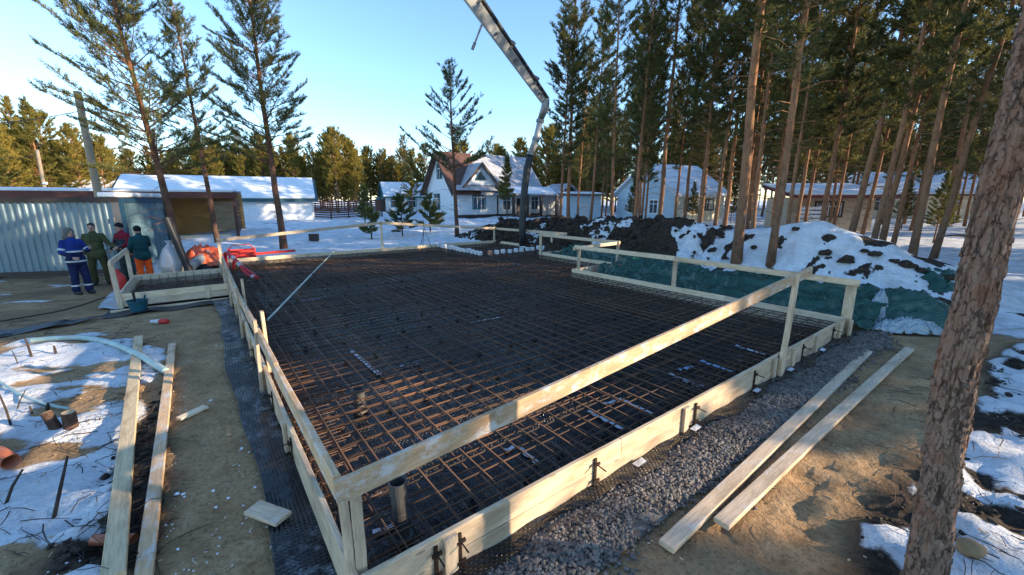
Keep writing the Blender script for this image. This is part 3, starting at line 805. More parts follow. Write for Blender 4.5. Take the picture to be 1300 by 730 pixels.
# red corrugated conduit over the left formwork
M['red_hose'] = simple('red_conduit', (.50, .02, .03), .4, .25, 8, .2, 40)
M['red_white'] = simple('pale_conduit', (.5, .42, .42), .5, .2, 8, .2, 40)
def conduit(label, pts, r, m, name="conduit"):
    P = []; n = 40
    for i in range(n + 1):
        s = i / n * (len(pts) - 1); k0 = min(int(s), len(pts) - 2); f_ = s - k0
        p0, p1 = pts[k0], pts[k0 + 1]; pm_, pn = pts[max(k0 - 1, 0)], pts[min(k0 + 2, len(pts) - 1)]
        q = .5 * ((2 * p1 * 0 + 2 * p0) + (p1 - pm_) * f_ + (2 * pm_ - 5 * p0 + 4 * p1 - pn) * f_ ** 2 + (3 * p0 - pm_ - 3 * p1 + pn) * f_ ** 3)
        P.append(q)
    PP, rad = [], []
    for i in range(n):
        for q, s in ((0, 1), (.5, .82)): PP.append(P[i].lerp(P[i + 1], q)); rad.append(r * s)
    return PP, rad
PP, rad = conduit("", [W(.12, 14.6, .24), W(.14, 14.2, .8), W(.35, 13.4, .62), W(.55, 12.6, .28), W(.75, 11.9, .25)], .055, M['red_hose'])
t = thing("conduit", W(.12, 14.6, .24), "red corrugated conduit bent over the bars inside the left formwork", "conduit")
g = G(); g.tube(PP, rad, 10); g.build("hose", M['red_hose'], t)
for k_ in (34, 44, 68): gg = G(); gg.tube([PP[k_], PP[k_ + 4]], .066, 10); gg.build("sleeve", M['red_white'], t)
PP, rad = conduit("", [W(.3, 14.4, .24), W(.34, 14.0, .6), W(.5, 13.1, .45), W(.72, 12.3, .26)], .04, M['red_hose'])
t = thing("conduit", W(.3, 14.4, .24), "thinner dark red conduit beside the bent red one", "conduit")
g = G(); g.tube(PP, rad, 8); g.build("hose", M['red_hose'], t)
# laser tripod at the far edge
tp = W(7.9, 15.7, .24); t = thing("tripod", tp, "thin dark tripod standing on the bars before the far formwork", "tripod")
for a in range(3): g = G(); g.tube([tp + Vector((.33 * math.cos(a * 2.1 + .4), .33 * math.sin(a * 2.1 + .4), 0)), tp + Vector((0, 0, 1.0))], .012, 5); g.build("leg", M['black_plastic'], t)
g = G(); g.tube([tp + Vector((0, 0, .98)), tp + Vector((0, 0, 1.35))], .012, 5); g.build("mast", M['black_plastic'], t)
# ================================================================ TREES
def pine_data(seed, h, zc, cr, r0, whorl=.5, nb=(4, 6), prof='open', dead=1.0, tuft=.10, K=9, bw=.011, lean=0.0, twig=.42, ntw=1.0, droop=0.0):
    rg = np.random.default_rng(seed); rd = random.Random(seed)
    npt = 14; wob = rg.normal(0, .035 * h / 12, (npt + 1, 2)).cumsum(0) * .5
    wob -= np.linspace(0, 1, npt + 1)[:, None] * wob[-1] * .6; wob[0] = 0
    tz = np.linspace(0, h, npt + 1); tx, ty = wob[:, 0] + lean * tz, wob[:, 1]
    def tp(z): return np.array([np.interp(z, tz, tx), np.interp(z, tz, ty), z])
    rad = [r0 * (1.25 if i == 0 else 1) * (1 - .92 * (i / npt) ** 1.1) + .006 for i in range(npt + 1)]
    gt = G(); gt.tube([(tx[i], ty[i], tz[i] - (.15 if i == 0 else 0)) for i in range(npt + 1)], rad, 10)
    gb = G()
    TP, TD = [], []
    z = zc
    while z < h - .25:
        t = (z - zc) / (h - zc)
        if prof == 'open': pr = (.72 + .75 * t) * (1 - t) ** .85 + .05
        elif prof == 'forest': pr = (.35 + 1.5 * t) * (1 - t) ** .6 + .08
        else: pr = (1 - t) ** .85 + .06           # cone
        for b in range(rd.randint(*nb)):
            a = rd.uniform(0, 6.283); L = cr * pr * rd.uniform(.6, 1.12)
            if L < .12: continue
            el = R(12 - droop * 20 + 46 * t + rd.uniform(-16, 20)); p0 = tp(z + rd.uniform(-.12, .12))
            ns = 5; P = []; cv = rd.uniform(.06, .22) - droop * .15; sw = rd.uniform(-.2, .2)
            for i in range(ns + 1):
                s = i / ns; aa = a + sw * s
                P.append(p0 + np.array([math.cos(aa) * math.cos(el) * L * s, math.sin(aa) * math.cos(el) * L * s, math.sin(el) * L * s + cv * L * s * s]))
            br = max(.006, .011 * L)
            gb.tube([Vector(q) for q in P], [br * (1 - .8 * i / ns) for i in range(ns + 1)], 4, caps=False)
            P = np.array(P)
            def pt(s):
                k_ = min(int(s * ns), ns - 1); f_ = s * ns - k_; return P[k_] * (1 - f_) + P[k_ + 1] * f_
            nt_ = max(3, int(L * 5.5 * ntw))
            for q in range(nt_):
                s = rd.uniform(.28, 1) ** .8 if L > .8 else rd.uniform(.1, 1)
                o = pt(s); dr = pt(min(1, s + .05)) - pt(max(0, s - .05)); dr = dr / (np.linalg.norm(dr) + 1e-9)
                sd = np.cross(dr, [0, 0, 1]); sd /= (np.linalg.norm(sd) + 1e-9); sg = rd.choice((-1, 1))
                d = dr * rd.uniform(.35, .9) + sd * sg * rd.uniform(.3, .95) + np.array([0, 0, rd.uniform(-.05, .5) - droop * .3]); d /= np.linalg.norm(d)
                tl = twig * rd.uniform(.5, 1.2) * (1.15 - .55 * s) * min(1, .45 + L * .4)
                e = o + d * tl
                gb.add([o + sd * .004, o - sd * .004, e], [(0, 1, 2)])
                for w_ in (np.arange(.35, 1.02, .32) if tl > .25 else (.6, 1.0)):
                    TP.append(o + d * tl * w_); TD.append(d + np.array([0, 0, .25]))
            TP.append(P[-1]); TD.append(P[-1] - P[-2])
        z += whorl * rd.uniform(.75, 1.25)
    TP.append(tp(h)); TD.append(np.array([0, 0, 1.]))
    z = max(1.2, zc * .3)
    while z < zc + .8 and dead:
        for _ in range(rd.randint(1, 3)):
            a = rd.uniform(0, 6.28); L = rd.uniform(.25, 1.0) * cr * .55 * dead; p0 = tp(z)
            e = p0 + np.array([math.cos(a) * L, math.sin(a) * L, rd.uniform(-.25, .2) * L]); m_ = (p0 + e) / 2 + np.array([0, 0, .08 * L])
            gb.tube([Vector(p0), Vector(m_), Vector(e)], [.012, .008, .003], 3, caps=False)
            if rd.random() < .5:
                e2 = m_ + (e - m_) * .6 + rg.normal(0, .12, 3); gb.tube([Vector(m_), Vector(e2)], [.006, .002], 3, caps=False)
        z += rd.uniform(.25, .6)
    # needle tufts
    TP, TD = np.array(TP), np.array(TD); TD /= np.linalg.norm(TD, axis=1)[:, None]
    n = len(TP); d = TD[:, None, :]; rv = rg.normal(0, 1, (n, K, 3)); rv -= (rv * d).sum(-1, keepdims=True) * d
    rv /= np.linalg.norm(rv, axis=-1, keepdims=True) + 1e-9
    ln = tuft * rg.uniform(.7, 1.25, (n, K, 1)); along = rg.uniform(-.9, .5, (n, K, 1)) * tuft
    b = TP[:, None, :] + d * along; tip = b + (d * rg.uniform(.35, 1.0, (n, K, 1)) + rv * rg.uniform(.5, .95, (n, K, 1))) * ln
    wd = np.cross(tip - b, rg.normal(0, 1, (n, K, 3))); wd /= np.linalg.norm(wd, axis=-1, keepdims=True) + 1e-9
    V = np.stack([b - wd * bw, b + wd * bw, tip], 2).reshape(-1, 3)
    return gt, gb, V
def make_pine(name, label, group, bark_m, needle_m, **kw):
    gt, gb, V = pine_data(**kw)
    t = thing(name, (0, 0, 0), label, "tree", group)
    k = gt.local("trunk", bark_m, t, True); 
    gb.local("branches", bark_m, t)["kind"] = "stuff"
    link("crown", fastmesh("crown", V, np.arange(len(V)).reshape(-1, 3), needle_m), t)
    return t
def setpos(t, p, rz=0, sc=1.0): t.location = p; t.rotation_euler = (0, 0, rz); t.scale = (sc,) * 3; return t
def gpos(px, Y, dz=0):
    x = (px - CX) * Y / (FPX * math.cos(PITCH) - (260 - CY) * math.sin(PITCH)); return Vector((x, Y, gz(x, Y) + dz))
# three roadside pines on the left, the middle pine
p = make_pine("pine_tree", "big broad pine leaning beside the metal container", None, M['bark'], M['needle'], seed=1, h=11.2, zc=3.4, cr=3.1, r0=.13, nb=(5, 7), lean=-.10, whorl=.33, twig=.42, ntw=2.4, tuft=.10, K=12, bw=.0075)
setpos(p, gpg(233, 338))
p = make_pine("pine_tree", "slim pine standing behind the orange plastic heap", None, M['bark'], M['needle'], seed=2, h=12.2, zc=4.6, cr=2.6, r0=.13, nb=(4, 6), lean=-.045, whorl=.38, twig=.42, ntw=2.2, tuft=.11, K=12, bw=.0085)
setpos(p, gpos(270, 22.5))
p = make_pine("pine_tree", "wide crowned pine standing just behind the far formwork", None, M['bark'], M['needle'], seed=3, h=13.0, zc=4.0, cr=3.1, r0=.155, nb=(5, 7), lean=-.02, whorl=.33, twig=.42, ntw=2.4, tuft=.105, K=12, bw=.008)
setpos(p, gpos(354, 20.2))
p = make_pine("pine_tree", "slender pine in the snow before the white house", None, M['bark'], M['needle'], seed=4, h=10.2, zc=3.9, cr=3.1, r0=.13, nb=(4, 6), lean=-.012, whorl=.5, prof='cone', twig=.38, ntw=2.0, tuft=.12, K=12, bw=.010)
setpos(p, gpos(579, 26.5))
# near trunk on the right
NP = gp(1166, 772)
def near_pine():
    rg = np.random.default_rng(9); h = 15.0
    ctr = [(1166, 772), (1176, 730), (1212, 480), (1236, 390), (1255, 300), (1281, 200), (1330, 0)]
    t = thing("pine_tree", NP, "thick rusty barked pine trunk rising beside the sandy path", "tree")
    # trunk leaves the ground here and leans slightly; measured at three heights
    P = [NP + Vector((0, 0, -.2)), NP]
    for (px, py) in ctr[1:]:
        r = ray(px, py); tt = NP.y / r[1]; P.append(Vector((r[0] * tt, NP.y, CAM_H + r[2] * tt)))
    d = (P[-1] - P[2]) / (P[-1] - P[2]).z
    Q = P[-1]
    for z in (6, 8.5, 11, 13, 15): P.append(Q + d * (z - Q.z))
    Ps = []
    for i in range(len(P) - 1):
        n = 30 if P[i].z < 5 else 6
        for k in range(n): Ps.append(P[i].lerp(P[i + 1], k / n))
    Ps.append(P[-1])
    # ring mesh with bark plates displaced in depth
    V, F = [], []; n = 96
    for i, p in enumerate(Ps):
        zz = p.z; r0 = .079 * (1 - .6 * max(0, zz) / 16) + .03 * math.exp(-max(zz + .1, 0) / .35)
        th = np.linspace(0, 2 * math.pi, n, endpoint=False)
        a1 = fbm(np.cos(th) * 2.2 + 9 + zz * .0, zz * 2.8 + np.sin(th) * 2.2, 4); a2 = fbm(np.cos(th) * 5 + 3, zz * 6.5 + np.sin(th) * 5, 3)
        rr_ = r0 + (a1 - .5) * .018 + (np.where(a2 > .52, .005, -.003) + .012 * (.5 - np.abs(2 * fbm(np.cos(th) * 6 + 20, zz * 5 + np.sin(th) * 6, 3) - 1))) * smooth(6, 2, zz)
        for j in range(n): V.append((p.x + math.cos(th[j]) * rr_[j] - NP.x, p.y + math.sin(th[j]) * rr_[j] - NP.y, p.z))
    m = len(Ps)
    F = [(i * n + j, i * n + (j + 1) % n, (i + 1) * n + (j + 1) % n, (i + 1) * n + j) for i in range(m - 1) for j in range(n)]
    tr = link("trunk", newmesh("trunk", V, F, M['bark_near'], False), t)
    # a few bark flakes standing proud
    g = G(); rd = random.Random(4)
    zs_ = [q.z for q in Ps]
    for _ in range(1500):
        zz = rd.uniform(-.05, 3.9); a = rd.uniform(0, 6.2832); k = min(int(np.searchsorted(zs_, zz)), m - 1); c = Ps[k] - NP
        j = int(a / 6.2832 * n) % n; q = Vector(V[k * n + j]); r0 = math.hypot(q.x - c.x, q.y - c.y)
        w_, hh, th_ = rd.uniform(.007, .019), rd.uniform(.012, .042), rd.uniform(.003, .009)
        ring = []; np_ = 6; ph = rd.uniform(0, 6)
        for e in range(np_):
            f_ = 6.2832 * e / np_ + rd.uniform(-.35, .35); s_ = w_ * math.cos(f_) * rd.uniform(.75, 1.15); h_ = hh * math.sin(f_) * rd.uniform(.75, 1.15)
            ring.append((a + s_ / r0, zz + h_))
        vs0 = [Vector((c.x + math.cos(aa) * (r0 - .006), c.y + math.sin(aa) * (r0 - .006), z_)) for aa, z_ in ring]
        vs1 = [Vector((c.x + math.cos(a + (aa - a) * .8) * (r0 + th_), c.y + math.sin(a + (aa - a) * .8) * (r0 + th_), zz + (z_ - zz) * .85)) for aa, z_ in ring]
        g.add(vs0 + vs1, [tuple(range(np_, 2 * np_))] + [(e, (e + 1) % np_, np_ + (e + 1) % np_, np_ + e) for e in range(np_)])
    g.local("bark_plates", M['bark_near'], tr); tr.children[0]["kind"] = "stuff"
    gt, gb, Vn = pine_data(seed=31, h=15.5, zc=8.0, cr=2.6, r0=.02, whorl=.55, prof='forest', dead=0, K=7, tuft=.13, bw=.016)
    off = Vector((Q.x + d.x * 5 - NP.x, Q.y + d.y * 5 - NP.y, 0))
    o = gb.local("branches", M['bark'], t); o.location = off; o["kind"] = "stuff"
    o = link("crown", fastmesh("crown", Vn, np.arange(len(Vn)).reshape(-1, 3), M['needle_forest']), t); o.location = off
    g = G(); g.tube([P[5] + Vector((-.08, 0, .0)), P[5] + Vector((-.16, 0, .005)), P[5] + Vector((-.22, .02, .0))], [.008, .006, .003], 5); 
    o = mk("dead_twig", g.v, g.f, M['bark'], t)
near_pine()
# ---- forest pines: five shapes copied through the wood
FL = "tall bare stemmed pine in the wood behind the spoil heap"
FG = "pines of the wood"
forest = []
for s, (h, zc, cr, r0) in enumerate(((17.5, 5.4, 2.5, .15), (19, 6.8, 2.4, .17), (16, 4.4, 2.4, .12), (18, 5.4, 2.1, .13), (15, 3.6, 2.3, .10))):
    forest.append(make_pine("forest_pine", FL, FG, M['bark_far'], M['needle_forest'], seed=40 + s, h=h, zc=zc, cr=cr, r0=r0 * .86, whorl=.48, prof='forest', nb=(4, 6), dead=1.5, tuft=.18, K=9, bw=.02, twig=.55, ntw=1.15, lean=random.Random(s).uniform(-.012, .012)))
used = [False] * 5
rf = random.Random(77)
def put_forest(p, sc=1.0, label=None, k=None):
    k = rf.randrange(5) if k is None else k
    if used[k]: t = copytree(forest[k], p, rf.uniform(0, 6.28), sc, label)
    else: t = setpos(forest[k], p, rf.uniform(0, 6.28), sc); used[k] = True
    t["label"] = label or FL
    return t
occ = []
def free(x, y, d): return all((x - a) ** 2 + (y - b) ** 2 > d * d for a, b in occ)
def mpos(px, py):
    r = ray(px, py); r = r / r[1]; y = 9.0          # walk the sight line until it meets the heap behind the tarp
    while y < 40:
        q = Vector((r[0] * y, y, CAM_H + r[2] * y))
        if uv(q)[0] > 11.5 and q.z <= mz(q.x, q.y): break
        y += .03
    return Vector((q.x, q.y, mz(q.x, q.y) - .05))
p = mpos(935, 332); put_forest(p, .95, "thick straight pine rooted on the snowy side of the spoil heap", 1); occ.append((p.x, p.y))
p = mpos(978, 335); put_forest(p, .92, "thinner pine on the snowy heap next to the thick straight one", 3); occ.append((p.x, p.y))
for px, Y in ((711, 34), (722, 35), (733, 40), (750, 37), (764, 42), (778, 25), (806, 28), (815, 31), (838, 28), (858, 32), (870, 36), (890, 26), (910, 25), (922, 27), (1003, 22), (1015, 24), (1024, 25), (1047, 22.5), (1085, 20), (1117, 18.5), (1128, 19.5), (1143, 21), (1171, 16), (1199, 17.5), (1240, 20), (1285, 14), (960, 24), (985, 27), (945, 29), (1062, 27), (1100, 25)):
    p = gpos(px, Y); p.z = mz(p.x, p.y) - .05; t = put_forest(p, rf.uniform(.85, 1.1)); t.rotation_mode = 'ZYX'; t.rotation_euler[1] = R(rf.uniform(-1.2, 1.8) + (rf.uniform(2, 5) if px > 1080 else 0)); occ.append((p.x, p.y))
houses_xy = []          # filled before the random wood is planted
# ================================================================ BUILDINGS
def siding(name, c, scale, rough=.6, horiz=True, var=.08):
    k = NT(name).set(rough, 0, .3)
    w = k.n.new("ShaderNodeTexWave"); w.bands_direction = 'Z' if horiz else 'X'; w.wave_profile = 'SAW'; w.inputs['Scale'].default_value = scale
    k.L(k.coords(), w.inputs[0]); n = k.noise(2.5, detail=6)
    cc = k.ramp(n, [(.3, tuple(x * (1 - var) for x in c)), (.7, tuple(min(1, x * (1 + var)) for x in c))])
    cc = k.mix(k.ramp(w.outputs[1], [(.0, .55), (.12, 0.)]), cc, tuple(x * .5 for x in c)); k.col(cc); k.bump(w.outputs[1], .5, .03); return k.m
M['white_siding'] = siding('white_siding', (.72, .74, .75), 2.0)
M['blue_siding'] = siding('pale_blue_siding', (.50, .62, .70), 1.8)
M['cream_wall'] = siding('cream_wall', (.70, .62, .46), 1.2)
M['grey_wall'] = simple('pale_grey_wall', (.60, .61, .62), .6, .08, 2, .1)
M['dark_trim'] = simple('dark_trim', (.05, .035, .03), .6, .25, 3, .1)
M['green_trim'] = simple('green_trim', (.03, .15, .16), .5, .2, 3, .1)
M['teal_trim'] = simple('teal_trim', (.025, .08, .10), .5, .2, 3, .1)
M['white_paint'] = simple('white_paint', (.78, .78, .78), .5, .06, 3, .05)
k = NT('window_glass').set(.08, 0, .8); k.col(k.ramp(k.noise(1.2), [(.4, (.02, .03, .04)), (.6, (.06, .08, .10))])); M['glass'] = k.m
def roof_tiles(name, c):
    k = NT(name).set(.6, 0, .3)
    w = k.n.new("ShaderNodeTexWave"); w.bands_direction = 'Z'; w.inputs['Scale'].default_value = 1.1; k.L(k.coords(), w.inputs[0])
    w2 = k.n.new("ShaderNodeTexWave"); w2.bands_direction = 'X'; w2.inputs['Scale'].default_value = 1.4; k.L(k.coords(), w2.inputs[0])
    n = k.noise(1.6, detail=5); cc = k.ramp(n, [(.3, tuple(x * .75 for x in c)), (.7, tuple(x * 1.25 for x in c))])
    k.col(cc); k.bump(w.outputs[1], .5, .05); k.bump(w2.outputs[1], .4, .04); return k.m
M['roof_brown'] = roof_tiles('brown_roof_tiles', (.115, .058, .04))
M['roof_frost'] = roof_tiles('frosted_roof_tiles', (.36, .37, .40))
def slabpoly(pts, t):
    """thin roof plate: quad/tri of top points thickened downwards"""
    n = len(pts); v = [Vector(p) for p in pts] + [Vector(p) - Vector((0, 0, t)) for p in pts]
    return v, [tuple(range(n)), tuple(range(n, 2 * n))[::-1]] + [(i, n + i, n + (i + 1) % n, (i + 1) % n) for i in range(n)]
def roofpart(parent, name, pts, t, m, snow=None, sub='snow_cover'):
    v, f = slabpoly(pts, t); o = link(name, newmesh(name, v, f, m), parent)
    if snow:
        c = sum((Vector(p) for p in pts), Vector()) / len(pts)
        q = [c + (Vector(p) - c) * .97 + Vector((0, 0, .012 + snow)) for p in pts]; v, f = slabpoly(q, snow)
        link(sub, newmesh(sub, v, f, M['snow_roof']), o)
    return o
def window(parent, c, ex, n, w, h, frame, mull=2, transom=True):
    """c centre on the wall face, ex unit vector along the wall, n outward normal"""
    ex, n = Vector(ex), Vector(n); c = Vector(c)
    g = G()
    for s in (-1, 1):
        g.obox(c + ex * s * (w / 2 + .06) + n * .04, ex * .06, n * .04, UP * (h / 2 + .12)); g.obox(c + UP * s * (h / 2 + .06) + n * .037, ex * (w / 2), n * .037, UP * .06)
    o = g.local("window", M[frame], parent)
    g = G(); g.obox(c + n * .01, ex * w / 2, n * .008, UP * h / 2); g.local("pane", M['glass'], o)
    g = G()
    for i in range(1, mull + 1): g.obox(c + ex * (-w / 2 + w * i / (mull + 1)) + n * .03, ex * .035, n * .012, UP * h / 2)
    for s in (-1, 1): g.obox(c + ex * s * (w / 2 - .03) + n * .029, ex * .03, n * .012, UP * h / 2)
    if transom: g.obox(c + UP * h * .22 + n * .028, ex * w / 2, n * .012, UP * .035)
    g.local("sash", M['white_paint'], o)
def rot_thing(name, p, deg, label, cat):
    t = thing(name, p, label, cat); t.rotation_euler = (0, 0, R(deg)); return t
def footprint(t, x0, x1, y0, y1):
    c, s = math.cos(t.rotation_euler.z), math.sin(t.rotation_euler.z); L = t.location
    houses_xy.append([(L.x + a * c - b * s, L.y + a * s + b * c) for a, b in ((x0, y0), (x1, y0), (x1, y1), (x0, y1))])
def gable_walls(parent, L, D, ze, zr, mat, z0=-.4, name="wall"):
    g = G(); h = D / 2
    g.add([(0, 0, z0), (L, 0, z0), (L, 0, ze), (0, 0, ze)], [(0, 1, 2, 3)]); g.add([(0, D, z0), (L, D, z0), (L, D, ze), (0, D, ze)], [(3, 2, 1, 0)])
    for x in (0, L): g.add([(x, 0, z0), (x, 0, ze), (x, h, zr), (x, D, ze), (x, D, z0)], [(0, 1, 2, 3, 4)])
    return g.local(name, mat, parent)
EX, EY = Vector((1, 0, 0)), Vector((0, 1, 0))
# ---- white house with a dormer and a porch
hs = rot_thing("house", gpos(578, 50), 35, "white sided house with brown tiled roof, dormer and dark porch posts", "house")
footprint(hs, -1, 17, -2, 9)
gable_walls(hs, 13, 8, 3.5, 7.9, M['white_siding'])
sl_ = 4.4 / 4
def rz_(y): return 3.5 + y * sl_ + .12
roofpart(hs, "roof", [(-.7, 4, rz_(4)), (-.7, -.7, rz_(-.7)), (3.2, -.7, rz_(-.7)), (4.4, 4, rz_(4))], .16, M['roof_brown'])
roofpart(hs, "roof", [(4.405, 4, rz_(4)), (3.205, -.7, rz_(-.7)), (13.5, -.7, rz_(-.7)), (13.5, 4, rz_(4))], .16, M['roof_frost'])
roofpart(hs, "roof", [(-.7, 4.002, rz_(4)), (13.5, 4.002, rz_(4)), (13.5, 8.7, rz_(-.7)), (-.7, 8.7, rz_(-.7))], .16, M['roof_brown'])
for s in (0, 1):      # barge boards on the gable
    y0, y1 = (-.75, 4) if s == 0 else (8.75, 4); g = G(); z0, z1 = rz_(-.75) + .05, rz_(4) + .05
    g.poly([(-.78, y0, z0 - .38), (-.78, y0, z0), (-.78, y1, z1), (-.78, y1, z1 - .38)], (.07, 0, 0)); g.local("barge_board", M['dark_trim'], hs)
# dormer
d = G(); d.poly([(1.2, -.30, 3.9), (5.6, -.30, 3.9), (3.4, -.30, 6.25)], (0, 2.9, 0)); dm = d.local("dormer", M['white_siding'], hs)
for s in (-1, 1):
    v, f = slabpoly([(3.4, -.75, 6.55), (3.4, 2.9, 6.55), (3.4 + s * 2.75, 2.9, 3.62), (3.4 + s * 2.75, -.75, 3.62)], .15); link("dormer_roof", newmesh("dormer_roof", v, f, M['roof_frost']), dm)
    g = G(); g.poly([(3.4, -.80, 6.6), (3.4, -.80, 6.22), (3.4 + s * 2.8, -.80, 3.25), (3.4 + s * 2.8, -.80, 3.63)], (0, .06, 0)); g.local("barge_board", M['dark_trim'], dm)
g = G(); g.poly([(2.7, -.34, 4.55), (4.1, -.34, 4.55), (3.4, -.34, 5.4)], (0, .03, 0)); wd = g.local("dormer_window", M['glass'], dm)
g = G()
for a, b in (((2.6, 4.5), (4.2, 4.5)), ((4.2, 4.5), (3.4, 5.48)), ((3.4, 5.48), (2.6, 4.5))):
    g.tube([(a[0], -.37, a[1]), (b[0], -.37, b[1])], .05, 4)
g.local("dormer_frame", M['green_trim'], dm)
roofpart(hs, "pent_roof", [(-.2, -.2, 3.85), (6.1, -.2, 3.85), (6.3, -1.1, 3.35), (-.4, -1.1, 3.35)], .12, M['roof_frost'])
g = G(); g.box(-.02, 6.0, -.12, -.0, 3.2, 3.5); g.local("frieze", M['dark_trim'], hs)
window(hs, (3.3, 0, 2.05), EX, -EY, 1.7, 1.9, 'green_trim', 2)
window(hs, (0, 4, 5.6), EY, -EX, 1.3, 1.6, 'green_trim', 1)
window(hs, (0, 5.0, 1.9), EY, -EX, 1.5, 1.8, 'green_trim', 1)
g = G(); g.box(-.03, 13.02, -.03, -.004, -.4, .35); g.local("plinth", M['dark_trim'], hs)
for x in (0.0, 6.0): g = G(); g.box(x - .09, x + .09, -.05, .05, .3, 3.5); g.local("corner_board", M['dark_trim'], hs)
# porch
roofpart(hs, "porch_roof", [(6.2, -.3, 3.75), (16, -.3, 3.75), (16.4, -3.3, 2.85), (6.2, -3.3, 2.85)], .16, M['roof_frost'], .10)
g = G(); g.poly([(13.2, -3.4, 2.75), (16.8, -3.4, 2.75), (15.0, -3.4, 4.0)], (0, 3.5, 0)); pg_ = g.local("porch_gable", M['dark_trim'], hs)
for s in (-1, 1): v, f = slabpoly([(15, -3.8, 4.25), (15, .2, 4.25), (15 + s * 2.3, .2, 2.75), (15 + s * 2.3, -3.8, 2.75)], .14); link("porch_gable_roof", newmesh("porch_gable_roof", v, f, M['roof_frost']), pg_)
for x in (6.3, 8.4, 10.6, 13.2, 14.9, 16.6): g = G(); g.box(x - .15, x + .15, -3.3, -3.0, -.4, 2.8); g.local("porch_post", M['dark_trim'], hs)
g = G(); g.box(6.2, 16.6, -3.4, 0, -.4, .12); g.local("porch_floor", M['dark_trim'], hs)
g = G(); g.box(9.0, 10.0, -.06, -.004, .12, 2.3); dd = g.local("door", M['dark_trim'], hs); g = G(); g.box(9.85, 9.92, -.12, -.06, 1.1, 1.16); g.local("handle", M['white_paint'], dd)
window(hs, (12.0, 0, 1.7), EX, -EY, 1.2, 1.6, 'white_paint', 1); window(hs, (7.4, 0, 1.7), EX, -EY, 1.2, 1.6, 'white_paint', 1)
g = G(); g.box(13.02, 16.4, -.4, 4, -.4, 3.2); g.local("annex", M['white_siding'], hs)
# ---- small green trimmed house beyond it
h2 = rot_thing("house", gpos(490, 68), 24, "small white cottage with green trim and snowy roof behind the fence", "house"); footprint(h2, -2, 9, -1, 7)
gable_walls(h2, 9, 5.6, 2.7, 4.6, M['white_siding'])
for s in (0, 1):
    y0, y1 = (-.6, 2.8) if s == 0 else (6.2, 2.802); zz = 2.7 - .6 * 1.9 / 2.8 + .1
    roofpart(h2, "roof", [(-.5, y1, 4.72), (9.4, y1, 4.72), (9.4, y0, zz), (-.5, y0, zz)][::1 if s else -1], .14, M['green_trim'], .14)
    g = G(); g.poly([(-.56, y0, zz - .3), (-.56, y0, zz + .06), (-.56, y1, 4.78), (-.56, y1, 4.42)], (.06, 0, 0)); g.local("barge_board", M['green_trim'], h2)
for x in (1.5, 4.2, 7): window(h2, (x, 0, 1.5), EX, -EY, 1.2, 1.3, 'green_trim', 1)
g = G(); g.box(-.02, 9, -.1, -.004, 2.2, 2.65); g.local("frieze", M['green_trim'], h2)
roofpart(h2, "bay_roof", [(-.3, .6, 2.5), (-.3, 2.6, 2.5), (-1.6, 2.9, 1.9), (-1.6, .3, 1.9)], .25, M['green_trim'])
g = G(); g.box(-1.4, 0, .5, 2.6, -.4, 2.0); g.local("bay", M['dark_trim'], h2)
# ---- pale blue sided house in the wood
h3 = rot_thing("house", gpos(856, 42), 30, "pale blue sided house with snowy roof standing among the pines", "house"); footprint(h3, -1, 9, -1, 9)
gable_walls(h3, 8, 8, 3.0, 5.8, M['blue_siding'])
g = G(); g.box(-.01, 8.01, -.03, -.004, -.2, 3.0); g.local("front_cladding", M['cream_wall'], h3)
for s in (0, 1):
    y0, y1 = (-.6, 4) if s == 0 else (8.6, 4.002); zz = 3.0 - .6 * .7 + .1
    roofpart(h3, "roof", [(-.5, y1, 5.92), (8.5, y1, 5.92), (8.5, y0, zz), (-.5, y0, zz)][::1 if s else -1], .14, M['white_paint'], .16)
window(h3, (0, 2.6, 1.5), EY, -EX, 1.1, 1.3, 'white_paint', 1); window(h3, (0, 5.6, 1.5), EY, -EX, 1.1, 1.3, 'white_paint', 1)
window(h3, (2.2, -.03, 1.7), EX, -EY, 1.2, 1.0, 'dark_trim', 1); window(h3, (5.5, -.03, 1.7), EX, -EY, 1.2, 1.0, 'dark_trim', 1)
# ---- low pale blue shed between the two houses
h4 = rot_thing("shed", gpos(724, 46), 12, "low pale blue shed with flat snowy roof between the two houses", "shed"); footprint(h4, 0, 4, 0, 3)
g = G(); g.box(0, 3.6, 0, 3, -.4, 2.7); g.local("wall", M['blue_siding'], h4)
roofpart(h4, "roof", [(-.3, -.4, 2.85), (3.9, -.4, 2.85), (3.9, 3.3, 3.05), (-.3, 3.3, 3.05)], .15, M['dark_trim'], .14)
g = G(); g.box(1.2, 2.1, -.05, -.004, -.1, 1.95); g.local("door", M['grey_wall'], h4)
# ---- veranda shed on the right
h5 = rot_thing("shed", gpos(1003, 33), -8, "wooden veranda shed with red edged snowy roof behind the snow mound", "shed"); footprint(h5, 0, 6.5, -1, 4)
g = G(); g.box(0, 6, 0, 4, -.4, 2.6); g.local("wall", M['wood_old'], h5)
M['red_trim'] = simple('dark_red_trim', (.14, .03, .025), .6, .2, 3, .1)
roofpart(h5, "roof", [(-.5, -1.6, 2.75), (6.5, -1.6, 2.75), (6.5, 4.2, 3.7), (-.5, 4.2, 3.7)], .22, M['red_trim'], .14)
window(h5, (2.8, 0, 1.7), EX, -EY, 1.8, 1.0, 'dark_trim', 1)
for x in (0, 1.8, 4, 6): g = G(); g.box(x - .07, x + .07, -1.4, -1.26, -.4, 2.72); g.local("post", M['wood_old'], h5)
g = G()
for i in range(7): g.box(.1, 1.7, -1.36, -1.32, -.1 + i * .3, .1 + i * .3)
g.local("lattice", M['white_paint'], h5)
